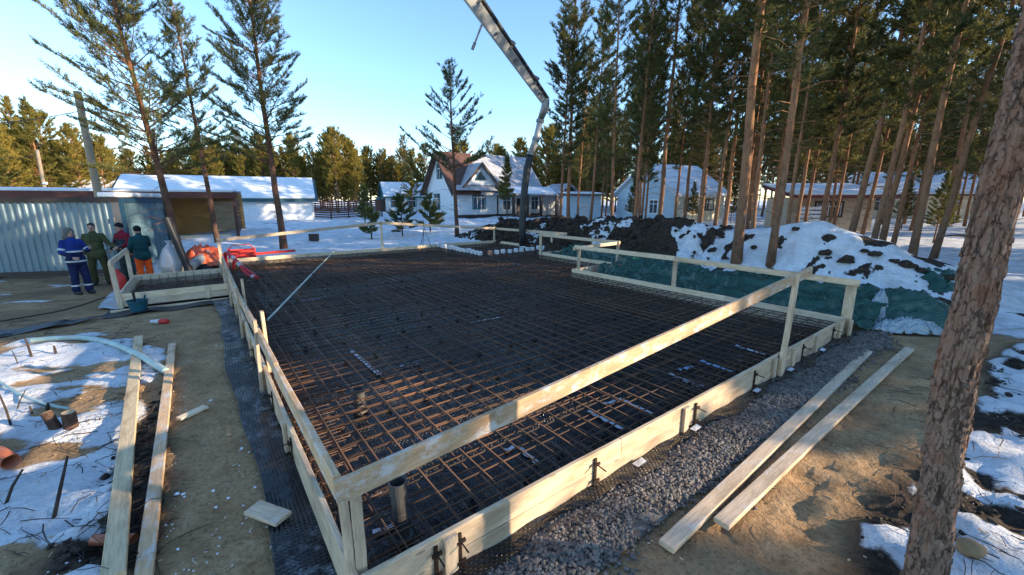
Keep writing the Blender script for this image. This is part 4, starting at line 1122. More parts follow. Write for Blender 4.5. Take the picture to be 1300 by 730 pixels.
# ---- cream house deeper in the wood
h6 = rot_thing("house", gpos(1085, 52), -14, "long low cream building seen between the stems on the far right", "house"); footprint(h6, 0, 14, -1, 8)
gable_walls(h6, 13, 7, 3.0, 5.4, M['cream_wall'])
for s in (0, 1):
    y0, y1 = (-.6, 3.5) if s == 0 else (7.6, 3.502)
    roofpart(h6, "roof", [(-.5, y1, 5.55), (13.5, y1, 5.55), (13.5, y0, 2.75), (-.5, y0, 2.75)][::1 if s else -1], .14, M['dark_trim'], .14)
for x in (2, 6, 10): window(h6, (x, 0, 1.7), EX, -EY, 1.2, 1.3, 'dark_trim', 1)
# ---- long snow roofed garage on the left
g1 = rot_thing("garage", gpos(398, 46) - Vector((14.92, 7.28, 0)), 26, "long garage with thick snow on its roof and a pale front wall", "garage"); footprint(g1, 0, 18, -1, 8)
GL = 16.6
gable_walls(g1, GL, 7, 2.45, 4.35, M['grey_wall'])
for s in (0, 1):
    y0, y1 = (-.5, 3.5) if s == 0 else (7.5, 3.502)
    roofpart(g1, "roof", [(-.4, y1, 4.5), (GL + .4, y1, 4.5), (GL + .5, y0, 2.3), (-.4, y0, 2.3)][::1 if s else -1], .16, M['teal_trim'], .20)
g = G(); g.box(-.3, GL + .4, -.56, -.46, 1.98, 2.3); g.local("fascia", M['teal_trim'], g1)
for x in (9.5, 13.2): g = G(); g.box(x, x + 3.2, -.05, -.004, -.2, 2.0); g.local("garage_door", M['white_paint'], g1)
g = G(); g.box(7.2, 8.6, -.05, -.004, -.2, 2.0); g.local("door", M['dark_trim'], g1)
# ---- long flat roofed carport
M['orange_board'] = siding('orange_boarding', (.60, .33, .12), 2.2)
cp = rot_thing("carport", gpos(298, 27.5), 30, "long flat roofed brown carport with a thin layer of snow behind the container", "carport"); footprint(cp, -19, 1, -1, 6)
roofpart(cp, "roof", [(-19, -.3, 2.78), (.2, -.3, 2.78), (.2, 5.2, 2.95), (-19, 5.2, 2.95)], .10, M['dark_trim'], .13)
g = G(); g.box(-19, .22, -.36, -.302, 2.42, 2.80); g.local("fascia", M['brown_fence'], cp)
g = G(); g.box(-19, .2, 5.0, 5.1, -.4, 2.8); g.local("back_wall", M['orange_board'], cp)
for x in (-18.8, -14, -9, -4.9, -.02): g = G(); g.box(x - .08, x + .08, -.2, -.04, -.4, 2.44); g.local("post", M['brown_fence'], cp)
g = G(); g.box(-4.9, -4.8, 0, 5, -.4, 2.7); g.local("partition", M['orange_board'], cp)
for i in range(11): g = G(); g.box(-.02, .02, .1, 5, -.05 + i * .23, .07 + i * .23); g.local("lattice_slat", M['brown_fence'], cp)
g = G(); g.box(-1.8, -.3, 4.6, 4.98, 0, 2.2)
g.local("cupboard", M['wood_old'], cp)
g = G(); g.box(-4.4, -.4, -.3, .3, -.3, .12); g.local("sill", M['wood_old'], cp)
# ---- brown slat fence: each slat and post a piece
fc = thing("slat_fence", gpos(400, 46), "dark brown horizontal slat fence standing in the snow before the garage", "fence")
fx0, fx1 = gpos(296, 46).x, gpos(484, 52).x; npan = 8
for i in range(npan + 1):
    t_ = i / npan; x = fx0 + (fx1 - fx0) * t_; y = 46 + 6 * t_; z = gz(x, y)
    g = G(); g.box(x - .06, x + .06, y + .02, y + .14, z - .3, z + 2.15); g.build("post", M['brown_fence'], fc)
for i in range(npan):
    a, b = i / npan, (i + 1) / npan
    for j in range(8):
        pa_ = Vector((fx0 + (fx1 - fx0) * a, 46 + 6 * a, gz(fx0 + (fx1 - fx0) * a, 46 + 6 * a) + .22 + j * .25)); pb_ = Vector((fx0 + (fx1 - fx0) * b, 46 + 6 * b, gz(fx0 + (fx1 - fx0) * b, 46 + 6 * b) + .22 + j * .25))
        plank("slat", pa_, pb_, .15, .03, M['brown_fence'], fc)
# ---- far snow roofed barn and stump of a building at far left
h7 = rot_thing("house", gpos(76, 62), 4, "distant low house with a snowy roof seen between the leaning pole and the pines", "house"); footprint(h7, 0, 11, -1, 8)
gable_walls(h7, 10, 6, 2.7, 4.6, M['cream_wall'])
for s in (0, 1):
    y0, y1 = (-.5, 3) if s == 0 else (6.5, 3.002)
    roofpart(h7, "roof", [(-.4, y1, 4.72), (10.4, y1, 4.72), (10.4, y0, 2.5), (-.4, y0, 2.5)][::1 if s else -1], .14, M['dark_trim'], .18)
for x in (2, 6): window(h7, (x, 0, 1.5), EX, -EY, 1.2, 1.2, 'white_paint', 1)

# ================================================================ CONTAINER
def metal_sheet(name, c, rust):
    k = NT(name).set(.45, .35, .5); n = k.noise(1.2, (1, 1, .35), 6, .65)
    cc = k.ramp(n, [(.3, tuple(x * .75 for x in c)), (.7, tuple(x * 1.2 for x in c))])
    cc = k.mix(k.ramp(k.noise(3, (1, 1, .5), 8, .75), [(.62, 0.), (.72, .8)]), cc, rust); k.col(cc); k.bump(k.noise(12), .1, .01); return k.m
M['sheet'] = metal_sheet('grey_blue_sheet', (.17, .245, .285), (.14, .15, .15))
M['sheet_blue'] = metal_sheet('blue_door_sheet', (.12, .21, .26), (.10, .17, .21))
M['blue_frame'] = metal_sheet('blue_frame', (.025, .085, .14), (.10, .09, .08))
M['corner'] = metal_sheet('corner_steel', (.17, .16, .16), (.14, .07, .04))
c0 = gp(168, 350); c1 = gp(0, 356); dirc = (c1 - c0).normalized(); nrm = Vector((-dirc.y, dirc.x, 0))
if nrm.y > 0: nrm = -nrm
ct = thing("container", c0, "long corrugated grey blue steel container with a blue end door", "container")
CLn, CD, CH = 11.5, 2.6, 2.56
bk = -nrm; z0 = .10
v, f = [], []; pitch = .19; npz = int(CLn / pitch)
prof = []
for i in range(npz):
    for s, d_ in ((0, 0), (.30, 0), (.45, .032), (.85, .032)): prof.append(((i + s) * pitch + .22, d_))
for (s, d_) in prof:
    for z in (z0 + .14, CH - .12): v.append(c0 + dirc * s + bk * (.05 + d_) + UP * z)
f = [(2 * i, 2 * i + 1, 2 * i + 3, 2 * i + 2) for i in range(len(prof) - 1)]
mk("side_panel", v, f, M['sheet'], ct)
g = G(); g.obox(c0 + dirc * CLn / 2 + UP * (CH - .06) + bk * .03, dirc * CLn / 2, nrm * .05, UP * .06); g.build("top_rail", M['dark_trim'], ct)
g = G(); g.obox(c0 + dirc * CLn / 2 + UP * (z0 + .07) + bk * .04, dirc * CLn / 2, nrm * .05, UP * .07); g.build("bottom_rail", M['dark_trim'], ct)
g = G(); g.obox(c0 + dirc * .1 + bk * .1 + UP * (CH + z0) / 2, dirc * .1, nrm * .1, UP * (CH - z0) / 2); g.build("corner_post", M['corner'], ct)
for i in range(2): gg = G(); gg.tube([c0 + dirc * .19 + nrm * .02 + UP * (.6 + i * 1.2), c0 + dirc * .19 + nrm * .02 + UP * (.75 + i * 1.2)], .02, 8); gg.build("lock_rod", M['corner'], ct)
# end face with door
e0 = c0 - dirc * .0; END = bk
for s in (.02, CD - .1): g = G(); g.obox(e0 - dirc * .03 + END * (s + .05) + UP * (CH + z0) / 2, dirc * .05, END * .06, UP * (CH - z0) / 2 - UP * .002); g.build("end_post", M['blue_frame'], ct)
g = G(); g.obox(e0 - dirc * .03 + END * CD / 2 + UP * (CH - .07), dirc * .045, END * (CD / 2 - .13), UP * .07); g.build("end_beam", M['blue_frame'], ct)
dg = G(); dg.obox(e0 + dirc * .0 + END * CD / 2 + UP * (CH + z0) / 2, dirc * .02, END * (CD / 2 - .12), UP * ((CH - z0) / 2 - .15)); dr_ = dg.build("door", M['sheet_blue'], ct)
for i in range(7): gg = G(); gg.obox(e0 - dirc * .028 + END * (.35 + i * .32) + UP * (CH + z0) / 2, dirc * .008, END * .03, UP * ((CH - z0) / 2 - .2)); gg.build("door_rib", M['sheet_blue'], dr_)
g = G(); g.obox(c0 + dirc * CLn / 2 + END * CD / 2 + UP * (CH - .02), dirc * (CLn / 2 - .05), END * (CD / 2 - .05), UP * .05); g.build("roof", M['dark_trim'], ct)
g = G(); g.obox(c0 + dirc * .28 + END * CD / 2 + UP * (CH + .11), dirc * .26, END * (CD / 2 + .02), UP * .08); sno = g.build("roof_snow", M['snow_roof'], ct)
bv = sno.modifiers.new("soft", 'BEVEL'); bv.width = .05; bv.segments = 3
for s in (.4, 4, 8, 11): gg = G(); gg.obox(c0 + dirc * s + END * CD / 2 + UP * .05, dirc * .15, END * CD / 2, UP * .06); gg.build("bearer", M['wood_dark'], ct)

# ================================================================ POLES, WIRES
M['old_pole'] = wood('weathered_pole', (.30, .24, .17), (.16, .13, .10), .5)
def pole(name, base, top, r0, r1, label, m='old_pole'):
    g = G(); n = 8; pts = [base.lerp(top, i / n) for i in range(n + 1)]; g.tube(pts, [r0 + (r1 - r0) * i / n for i in range(n + 1)], 14)
    t = thing(name, base, label, "pole"); g.build("shaft", M[m], t, smooth_=True); return t
pb_ = at(131, 290, 22); pb_ = Vector((pb_.x + .1, 22, gz(pb_.x, 22) - .1)); pt_ = at(98, 116, 22)
up_ = pole("utility_pole", pb_, pt_, .17, .15, "thick leaning wooden utility pole rising behind the container")
p2b = gpos(60, 42, -.1); p2t = at(47, 190, 42)
up2 = pole("utility_pole", p2b, p2t, .16, .14, "pale wooden utility pole among the sunlit pines")
g = G(); g.obox(p2b.lerp(p2t, .55) + Vector((.25, -.1, 0)), EX * .18, EY * .08, UP * .1); g.build("junction_box", M['white_paint'], up2)
def wire(a, b, sag, r, label):
    n = 18; g = G(); g.tube([a.lerp(b, i / n) - UP * sag * 4 * (i / n) * (1 - i / n) for i in range(n + 1)], r, 5); o = g.build("wire", M['black_plastic'], None, a); tag(o, label, "wire")
wire(pt_ - UP * .9, at(-120, 160, 22), .25, .02, "dark overhead wire running from the thick leaning pole")
wire(p2t - UP * .5, at(-120, 205, 40), .3, .02, "thin overhead wire at the pale pole among the pines")

# ================================================================ CONCRETE PUMP BOOM
M['boom'] = simple('boom_paint', (.36, .37, .37), .4, .18, 1.2, .08, 6, grime=(.30, .28, .26))
M['rubber'] = simple('rubber_hose', (.026, .029, .031), .6, .4, 3, .25, 12, grime=(.07, .07, .07))
M['steel'] = simple('worn_steel', (.22, .22, .22), .4, .35, 4, .15, 20, metal=.5)
el_ = at(690, 128, 20.6); tip_ = at(664, 316, 20.3); far_ = at(470, -180, 12.5)
bm_ = thing("pump_boom", Vector((tip_.x, tip_.y, tip_.z)), "grey concrete pump boom with a dark hose hanging down to the slab", "pump boom")
dB = (far_ - el_).normalized(); LB = (far_ - el_).length; sB = dB.cross(EY).normalized(); tB = dB.cross(sB).normalized()
g = G(); n = 10; v, f = [], []
for i in range(n + 1):
    s = i / n; c = el_ + dB * LB * s; hh, ww = .13 + .10 * s, .10 + .07 * s
    for a, b in ((-1, -1), (1, -1), (1, 1), (-1, 1)): v.append(c + sB * hh * a + tB * ww * b)
f = [(i * 4 + j, i * 4 + (j + 1) % 4, i * 4 + 4 + (j + 1) % 4, i * 4 + 4 + j) for i in range(n) for j in range(4)] + [(3, 2, 1, 0), tuple(n * 4 + j for j in range(4))]
arm = mk("boom_arm", v, f, M['boom'], bm_)
g = G(); g.tube([el_ + dB * LB * s + sB * -(.20 + .14 * s) + tB * .10 for s in (.0, .2, .5, .8, 1)], .075, 10); g.build("delivery_pipe", M['rubber'], arm, smooth_=True)
for s in (.06, .28, .42, .6): g = G(); g.tube([el_ + dB * LB * s - tB * .3, el_ + dB * LB * s + tB * .3], .06, 10); g.build("pivot_pin", M['steel'], arm)
for s in (.12, .33, .55): g = G(); g.obox(el_ + dB * LB * s - sB * .22, dB * .06, sB * .16, tB * .16); g.build("pipe_bracket", M['steel'], arm)
# elbow and hose
hp = [el_ + Vector((-.15, 0, .25)), el_ + Vector((.1, 0, .0)), el_ + Vector((.08, 0, -.3)), at(686, 152, 20.6)]
g = G(); g.tube(hp, [.15, .20, .19, .14], 12); g.build("elbow_pipe", M['steel'], bm_, smooth_=True)
hose_px = [(686, 152), (681, 175), (674, 195), (669, 215), (666, 240), (664, 265), (663, 290), (664, 316)]
hpts = [at(x, y, 20.6 - .04 * i) for i, (x, y) in enumerate(hose_px)]
g = G(); g.tube(hpts[:3], [.13, .145, .155], 12); g.build("end_pipe", M['boom'], bm_, smooth_=True)
g = G(); g.tube(hpts[2:], [.165, .175, .175, .175, .175, .19], 14); hz_ = g.build("end_hose", M['rubber'], bm_, smooth_=True)
for a, b, r in ((hp[3], hpts[0].lerp(hpts[1], .15), .19), (hpts[1], hpts[1].lerp(hpts[2], .2), .185), (hpts[2], hpts[2].lerp(hpts[3], .1), .20)):
    g = G(); g.tube([a, b], r, 14); g.build("coupling", M['steel'], bm_)
g = G(); g.tube([hpts[-1] + UP * .02, hpts[-2].lerp(hpts[-1], .86)], .20, 14); g.build("hose_bag", M['white_paint'], bm_)
a_ = at(613, 28, 17.6); g = G(); g.tube([a_, at(600, 62, 17.6)], [.045, .03], 8); g.tube([at(603, 54, 17.6), at(599.5, 63, 17.6)], .06, 8); g.build("hanging_rod", M['steel'], bm_)
g = G(); g.tube([a_, el_ + dB * LB * .42], .03, 6); g.build("rod_bracket", M['steel'], bm_)
# ================================================================ the rest of the wood and the far tree line (after the houses)
SUNX, SUNY = math.sin(SUN_AZ), math.cos(SUN_AZ)
LANES = [(-19, 31, 2.6), tuple(W(3.2, -.9)[:2]) + (1.5,), (-14, 34, 1.2)]      # gaps between stems where low sun reaches the site
def in_lane(x, y): return any(abs((x - a) * SUNY - (y - b) * SUNX) < w_ and (x - a) * SUNX + (y - b) * SUNY > 0 for a, b, w_ in LANES)
def clear_of(x, y): return not in_lane(x, y) and all(polydist(np.array([x]), np.array([y]), h)[0] < -1.2 for h in houses_xy)
n = 0; tries = 0
while n < 165 and tries < 9000:
    tries += 1
    y = rf.uniform(20, 95); x = rf.uniform(6, 75)
    azm = math.degrees(math.atan2(x, y))
    if azm < 7 + 300 / y * .5 or azm > 62: continue
    if y < 30 and azm < 33: continue
    u, v = uv((x, y))
    if u < 17 or not free(x, y, 1.5 + y * .012) or not clear_of(x, y): continue
    put_forest(Vector((x, y, gz(x, y) - .05)), rf.uniform(.8, 1.1)); occ.append((x, y)); n += 1
n = 0; tries = 0
while n < 85 and tries < 6000:            # the same wood goes on to the right of the view; it shades the site
    tries += 1
    x = rf.uniform(9, 82); y = rf.uniform(-40, 30)
    u, v = uv((x, y)); azm = math.degrees(math.atan2(x, y))
    if azm < 56 or u < 11.5 or not free(x, y, 2.2) or in_lane(x, y): continue
    put_forest(Vector((x, y, gz(x, y) - .05)), rf.uniform(.72, .88)); occ.append((x, y)); n += 1
# far line of pines
TG = "far line of pines"
TL = "golden lit bushy pine in the tree line behind the snow roofed buildings"
farp = []
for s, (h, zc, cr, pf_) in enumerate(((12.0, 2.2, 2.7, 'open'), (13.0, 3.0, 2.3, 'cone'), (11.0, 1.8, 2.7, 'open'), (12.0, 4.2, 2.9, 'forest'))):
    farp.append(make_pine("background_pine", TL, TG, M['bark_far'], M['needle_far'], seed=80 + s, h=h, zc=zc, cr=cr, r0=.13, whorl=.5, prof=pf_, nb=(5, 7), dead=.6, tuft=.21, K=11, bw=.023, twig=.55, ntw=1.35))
fused = [False] * 4
def put_far(p, sc, k=None, label=None, group=None):
    k = rf.randrange(4) if k is None else k
    if fused[k]: t = copytree(farp[k], p, rf.uniform(0, 6.28), sc)
    else: t = setpos(farp[k], p, rf.uniform(0, 6.28), sc); fused[k] = True
    if label: t["label"] = label
    if group: t["group"] = group; t.name = "bushy_pine"
n = 0; tries = 0
while n < 235 and tries < 15000:
    tries += 1
    y = rf.uniform(66, 100); px = rf.uniform(-60, 760) if rf.random() < .75 else rf.uniform(240, 545)
    p = gpos(px, y)
    if not free(p.x, p.y, 1.4) or not clear_of(p.x, p.y): continue
    if rf.random() < .12: put_forest(p, rf.uniform(.55, .8), "thin stemmed pine in the tree line behind the snow roofed buildings")["group"] = "thin pines of the far line"
    else: put_far(p, rf.uniform(.6, 1.02))
    occ.append((p.x, p.y)); n += 1
n = 0; tries = 0
while n < 100 and tries < 9000:            # denser young growth closes the back of the wood
    tries += 1
    y = rf.uniform(62, 105); px = rf.uniform(690, 1500); p = gpos(px, y)
    if not free(p.x, p.y, 1.6) or not clear_of(p.x, p.y): continue
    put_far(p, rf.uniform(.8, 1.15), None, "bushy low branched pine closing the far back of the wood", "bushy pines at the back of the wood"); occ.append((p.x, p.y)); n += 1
n = 0; tries = 0
while n < 62 and tries < 12000:            # unseen bushy pines added right of the view to block the low sun
    tries += 1
    x = rf.uniform(14, 85); y = rf.uniform(-45, 20) if rf.random() < .5 else rf.uniform(-18, 12)
    if math.degrees(math.atan2(x, y)) < 60 or uv((x, y))[0] < 15 or not free(x, y, 1.8) or in_lane(x, y): continue
    put_far(Vector((x, y, gz(x, y))), rf.uniform(.8, 1.0), None, "unseen bushy pine added to the right of the sandy path to block the sun", "added sun blocking pines right of the path"); occ.append((x, y)); n += 1
for t_, o_ in ((30, -.6), (33, 1.0), (37, -1.4), (41, .5), (45, -.4), (49, 1.6), (54, -1.2), (60, .3)):  # extra unseen pines lined up toward the sun to keep the yard shaded
    x = -11.8 + SUNX * t_ - SUNY * o_; y = 11.2 + SUNY * t_ + SUNX * o_
    put_far(Vector((x, y, gz(x, y))), 1.0, None, "unseen bushy pine added to the right of the sandy path to block the sun", "added sun blocking pines right of the path")
LG = "pines beyond the long flat roof"
for px, Y, sc, k in ((8, 44, .78, 2), (20, 52, .9, 0), (-25, 46, .9, 2), (38, 58, 1.2, 1), (60, 56, 1.15, 1), (72, 60, 1.1, 3), (28, 55, 1.05, 2), (90, 62, .9, 2), (108, 58, .92, 3), (138, 60, .85, 3), (150, 66, .75, 3), (-10, 60, 1.0, 0), (45, 64, 1.05, 0)):
    p = gpos(px, Y); put_far(p, sc, k, "sunlit pine beyond the long flat roofed shed and the leaning poles", LG); occ.append((p.x, p.y))
# young trees on the snowy lawn
for lab, px, Y, h, cr, sd in (("bushy young pine in the snow by the slat fence", 509, 29, 3.1, 1.15, 61), ("young pine in front of the white gable wall", 545, 31, 2.9, 1.1, 62), ("thin sapling pine in the snow left of the bushy one", 469, 27, 2.2, .75, 63), ("thin tall sapling before the house porch", 644, 33, 5.6, .85, 64), ("young pine near the left end of the slat fence", 462, 40, 3.6, 1.0, 65)):
    t = make_pine("young_pine", lab, None, M['bark'], M['needle'], seed=sd, h=h, zc=.45 if sd != 64 else 2.2, cr=cr, r0=.045, whorl=.3, prof='cone', nb=(4, 6), dead=0, tuft=.14, K=13, bw=.014, twig=.34, ntw=3.4)
    setpos(t, gpos(px, Y))
# green undergrowth spruces between the forest stems
k_ = 0
for px, Y, sc in ((1195, 24, .32), (1205, 26, .3), (880, 38, .3), (805, 40, .38), (1150, 34, .34), (930, 42, .36)):
    p = gpos(px, Y); t = copytree(farp[1], p, rf.uniform(0, 6), sc); t["label"] = "low dark green young spruce growing between the forest stems"; t["group"] = "undergrowth of the wood"
    for c in t.children:
        if c.name.startswith("crown"):
            c.data = c.data.copy() if k_ == 0 else umesh
            umesh = c.data; umesh.materials.clear(); umesh.materials.append(M['needle'])
    k_ += 1
# ================================================================ GREEN TARP
def tarp_mat(name, c, c2):
    k = NT(name).set(.27, 0, .6); n = k.noise(1.3, detail=5)
    k.col(k.ramp(n, [(.3, c), (.7, c2)])); k.bump(k.noise(3.2, (1, 1, 2), 4, .5, dist=1.6), .4, .06); k.bump(k.noise(14, detail=3, dist=1.0), .3, .01); return k.m
M['tarp'] = tarp_mat('green_tarp', (.004, .040, .026), (.010, .074, .050))
M['tarp_under'] = tarp_mat('tarp_underside', (.22, .29, .33), (.34, .41, .45))
def tarp_sheet(name, parent, u0f, u1f, va, vb, nu, nv, m, seed, hscale=1.0):
    vs_ = np.linspace(va, vb, nv); ts = np.linspace(0, 1, nu); V_ = []
    for v in vs_:
        for t in ts:
            u = u0f(v) + (u1f(v) - u0f(v)) * t; p = W(u, v)
            n = float(fbm(np.array([u * 1.9 + seed]), np.array([v * 1.1]), 4)[0]); n2 = float(fbm(np.array([u * 3 + v * 2.4 + seed]), np.array([v * 1.4 - u * 2]), 4)[0])
            rdg = 1 - abs(2 * n2 - 1)
            n3 = float(fbm(np.array([u * 5 - v * 3.4 + seed]), np.array([v * 3.1 + u * 2]), 3)[0]); rdg2 = 1 - abs(2 * n3 - 1)
            fold = 1 - abs(math.sin(v * 5.5 + u * 3 + n * 14)); z = .03 + fold ** 1.6 * .10 * (1 - t * .5) + hscale * (.52 * t ** 1.15) + (n - .35) * .34 * math.sin(math.pi * min(1, t * .9 + .12)) + (rdg ** 2 - .5) * .20 * (1 - .6 * t) + (rdg2 - .5) * .05 + .13 * (1 - abs(math.sin(t * 6.5 + n * 7 + v * .5))) ** 1.5
            z = max(z, gz(p.x, p.y) + .015)
            V_.append(W(u + (n2 - .5) * .25, v + (n - .5) * .2, z))
    F_ = [(i * nu + j, i * nu + j + 1, (i + 1) * nu + j + 1, (i + 1) * nu + j) for i in range(nv - 1) for j in range(nu - 1)]
    o = mk(name, V_, F_, m, parent, smooth_=True); s = o.modifiers.new("thickness", 'SOLIDIFY'); s.thickness = .006; return o
tb = W(10.2, 3, 0)
tt = thing("tarp", tb, "crumpled dark green tarpaulin spread along the foot of the spoil heap", "tarp")
tarp_sheet("sheet", tt, lambda v: 9.35 + .1 * math.sin(v * 2), lambda v: 11.2 + .15 * math.sin(v * 1.3), -.3, 6.75, 44, 190, M['tarp'], 3)
tarp_sheet("sheet", tt, lambda v: 11.35, lambda v: 12.7 + .1 * math.sin(v * 2), 6.9, 10.8, 30, 90, M['tarp'], 13, .8)
tarp_sheet("sheet", tt, lambda v: 12.7, lambda v: 13.7 + .1 * math.sin(v * 2), 10.9, 15.6, 26, 90, M['tarp'], 23, .6)
# the loose end: a crumpled lobe towards the sand with its pale underside turned up
def lobe(name, cx, cy, rx, ry, hgt, m, seed, ang, edge_z=.02):
    n = 46; V_ = []
    for i in range(n):
        for j in range(n):
            a, b = i / (n - 1) * 2 - 1, j / (n - 1) * 2 - 1; r = math.hypot(a, b); r_ = min(1, r)
            x, y = a * rx, b * ry; c_, s_ = math.cos(ang), math.sin(ang); X_, Y_ = cx + x * c_ - y * s_, cy + x * s_ + y * c_
            rd = 1 - abs(2 * float(fbm(np.array([a * 1.7 + seed]), np.array([b * 3.5 + seed]), 4)[0]) - 1)
            fa = math.atan2(b, a); nz = float(fbm(np.array([a * 2.5 + seed]), np.array([b * 2.5 - seed]), 3)[0]); fold = 1 - abs(math.sin(fa * 3.5 + nz * 9 + seed)); fold2 = 1 - abs(math.sin((a * 5 + b * 8) + nz * 12))
            z = gz(X_, Y_) + edge_z + hgt * max(0, (1 - r_ ** 1.6)) * (.4 + rd * .5) + (fold ** 1.5) * .16 * r_ * (1 - r_ * .5) + fold2 ** 2 * .06 - .03
            V_.append((X_, Y_, max(z, gz(X_, Y_) + edge_z)))
    F_ = [(i * n + j, (i + 1) * n + j, (i + 1) * n + j + 1, i * n + j + 1) for i in range(n - 1) for j in range(n - 1) if math.hypot((i + .5) / (n - 1) * 2 - 1, (j + .5) / (n - 1) * 2 - 1) < 1 + .06 * math.sin(i * .7) + .05 * math.sin(j * .9)]
    o = mk(name, V_, F_, m, tt, smooth_=True); s = o.modifiers.new("thickness", 'SOLIDIFY'); s.thickness = .006
q = gp(1150, 412); lobe("loose_end", q.x + .15, q.y + .35, 1.35, .75, .78, M['tarp'], 5, R(-12))
q = gp(1150, 418, .12); lobe("turned_up_flap", q.x + .1, q.y + .08, .62, .15, .34, M['tarp_under'], 8, R(-14), .05)
q = gp(1118, 392, .3); lobe("turned_up_flap", q.x, q.y + .05, .40, .22, .80, M['tarp_under'], 12, R(35), .05)
q = gp(1215, 392); lobe("loose_end", q.x + .1, q.y + .5, .9, .7, .38, M['tarp'], 15, R(10))

# ================================================================ BOARDS AND BITS ON THE GROUND
def lying(name, a, b, wid, thk, m, label, cat="plank", lift=.0):
    pa, pb = gpg(*a), gpg(*b); e_ = sorted(gz(*pa.lerp(pb, k_ / 30)[:2]) - pa.lerp(pb, k_ / 30).z for k_ in range(31))[22]; pa.z += thk / 2 + max(e_, 0) + .004 + lift * .5; pb.z += thk / 2 + max(e_, 0) + .004 + lift * .5
    s = (pb - pa).cross(UP).normalized(); o = plank(name, pa, pb, wid, thk, M[m], None, up=s, warp=.006); return tag(o, label, cat)
lying("plank", (845, 699), (1102, 449), .12, .045, 'wood_old', "frosted plank on the sand next to the gravel strip", lift=.015)
lying("plank", (914, 676), (1153, 449), .12, .045, 'wood_old', "frosted plank on the sand lying on the side toward the thick pine", lift=.02)
lying("plank", (146, 745), (177, 432), .125, .045, 'wood_stained', "long fresh plank lying over the edge of the snow patch", lift=.05)
lying("plank", (181, 750), (220, 440), .10, .045, 'wood_rail', "frost dusted reddish plank on the sand beside the snow patch", lift=.03)
lying("wood_offcut", (322, 656), (362, 671), .15, .03, 'wood_old', "short square board offcut on the dimpled strip by the near corner", "offcut", lift=.14)
lying("wood_offcut", (228, 535), (262, 519), .10, .03, 'wood_new', "thin pale wood offcut lying on the sandy strip", "offcut")
lying("plank", (222, 344), (284, 337), .14, .05, 'wood', "short plank lying behind the porch formwork by the rubbish", lift=.03)
# cut log pieces
M['log_end'] = simple('log_end', (.50, .35, .20), .8, .2, 12, .2, 40)
def log(name, base, top, r, label):
    t = thing(name, base, label, "log"); d = (top - base); n = 14
    g = G(); g.tube([base.lerp(top, s) for s in (0, .3, .6, .97, 1.0)], [r * 1.04, r, r * .98, r * .97, r * .93], n, caps=False); g.build("bark", M['bark'], t, smooth_=False)
    g = G(); g.tube([base.lerp(top, .99), base.lerp(top, 1.01)], r * .925, n); g.build("cut_face", M['log_end'], t)
b = gpg(90, 541); log("log", b - UP * .03, b + Vector((.01, .0, .17)), .062, "short dark barked log standing in the snow")
b = gpg(72, 543); log("log", b - UP * .03, b + Vector((-.10, .02, .17)), .05, "short leaning log with a pale cut end in the snow")
# orange drain pipes
def openpipe(label, a, b, r, socket=True):
    t = thing("drain_pipe", a, label, "pipe"); d = (b - a).normalized(); n = 22
    g = G(); P = [a, a.lerp(b, .7), a.lerp(b, .72), b]; rad = [r, r, r * 1.14, r * 1.14] if socket else [r] * 4
    g.tube(P, rad, n, caps=False); inner, fi = tube([a, b], r * 1.02 if socket else r * .92, n, caps=False); k0 = len(g.v); g.add(inner, [tuple(reversed(q)) for q in fi])
    g.f += [(3 * n + j, 3 * n + (j + 1) % n, k0 + n + (j + 1) % n, k0 + n + j) for j in range(n)]; g.m += [0] * n
    g.build("pipe_wall", M['pipe_orange'], t, smooth_=True)
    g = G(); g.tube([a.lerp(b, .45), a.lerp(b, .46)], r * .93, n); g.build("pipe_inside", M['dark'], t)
a = gpg(-46, 560); b = gpg(17, 597); openpipe("orange drain pipe with an open socket end lying on the snow", a + UP * .09, b + UP * .09, .062)
a = gpg(120, 693) + UP * .05; b = gpg(172, 692) + UP * .05; openpipe("orange drain pipe lying under the long fresh plank", b, a, .04, False)
# pale hose
M['hose_pale'] = simple('pale_green_hose', (.36, .48, .44), .5, .25, 4, .15, 15, grime=(.5, .52, .53))
P = [gpg(x, y) + UP * .05 for x, y in ((40, 436), (75, 433), (110, 433), (145, 440), (172, 452), (196, 466), (214, 477))]
PP, rad = conduit("", P, .05, None)
g = G(); g.tube(PP[::2], .05, 12); o = g.build("hose", M['hose_pale'], None, P[0], True); tag(o, "pale green hose lying on the snow under the planks", "hose")
P = [gpg(x, y) + UP * .03 for x, y in ((-30, 470), (5, 490), (25, 503), (60, 516), (90, 522))]
PP, rad = conduit("", P, .02, None); g = G(); g.tube(PP[::2], .018, 8); o = g.build("hose", M['hose_pale'], None, P[0], True); tag(o, "thin pale hose running over the snow toward the logs", "hose")
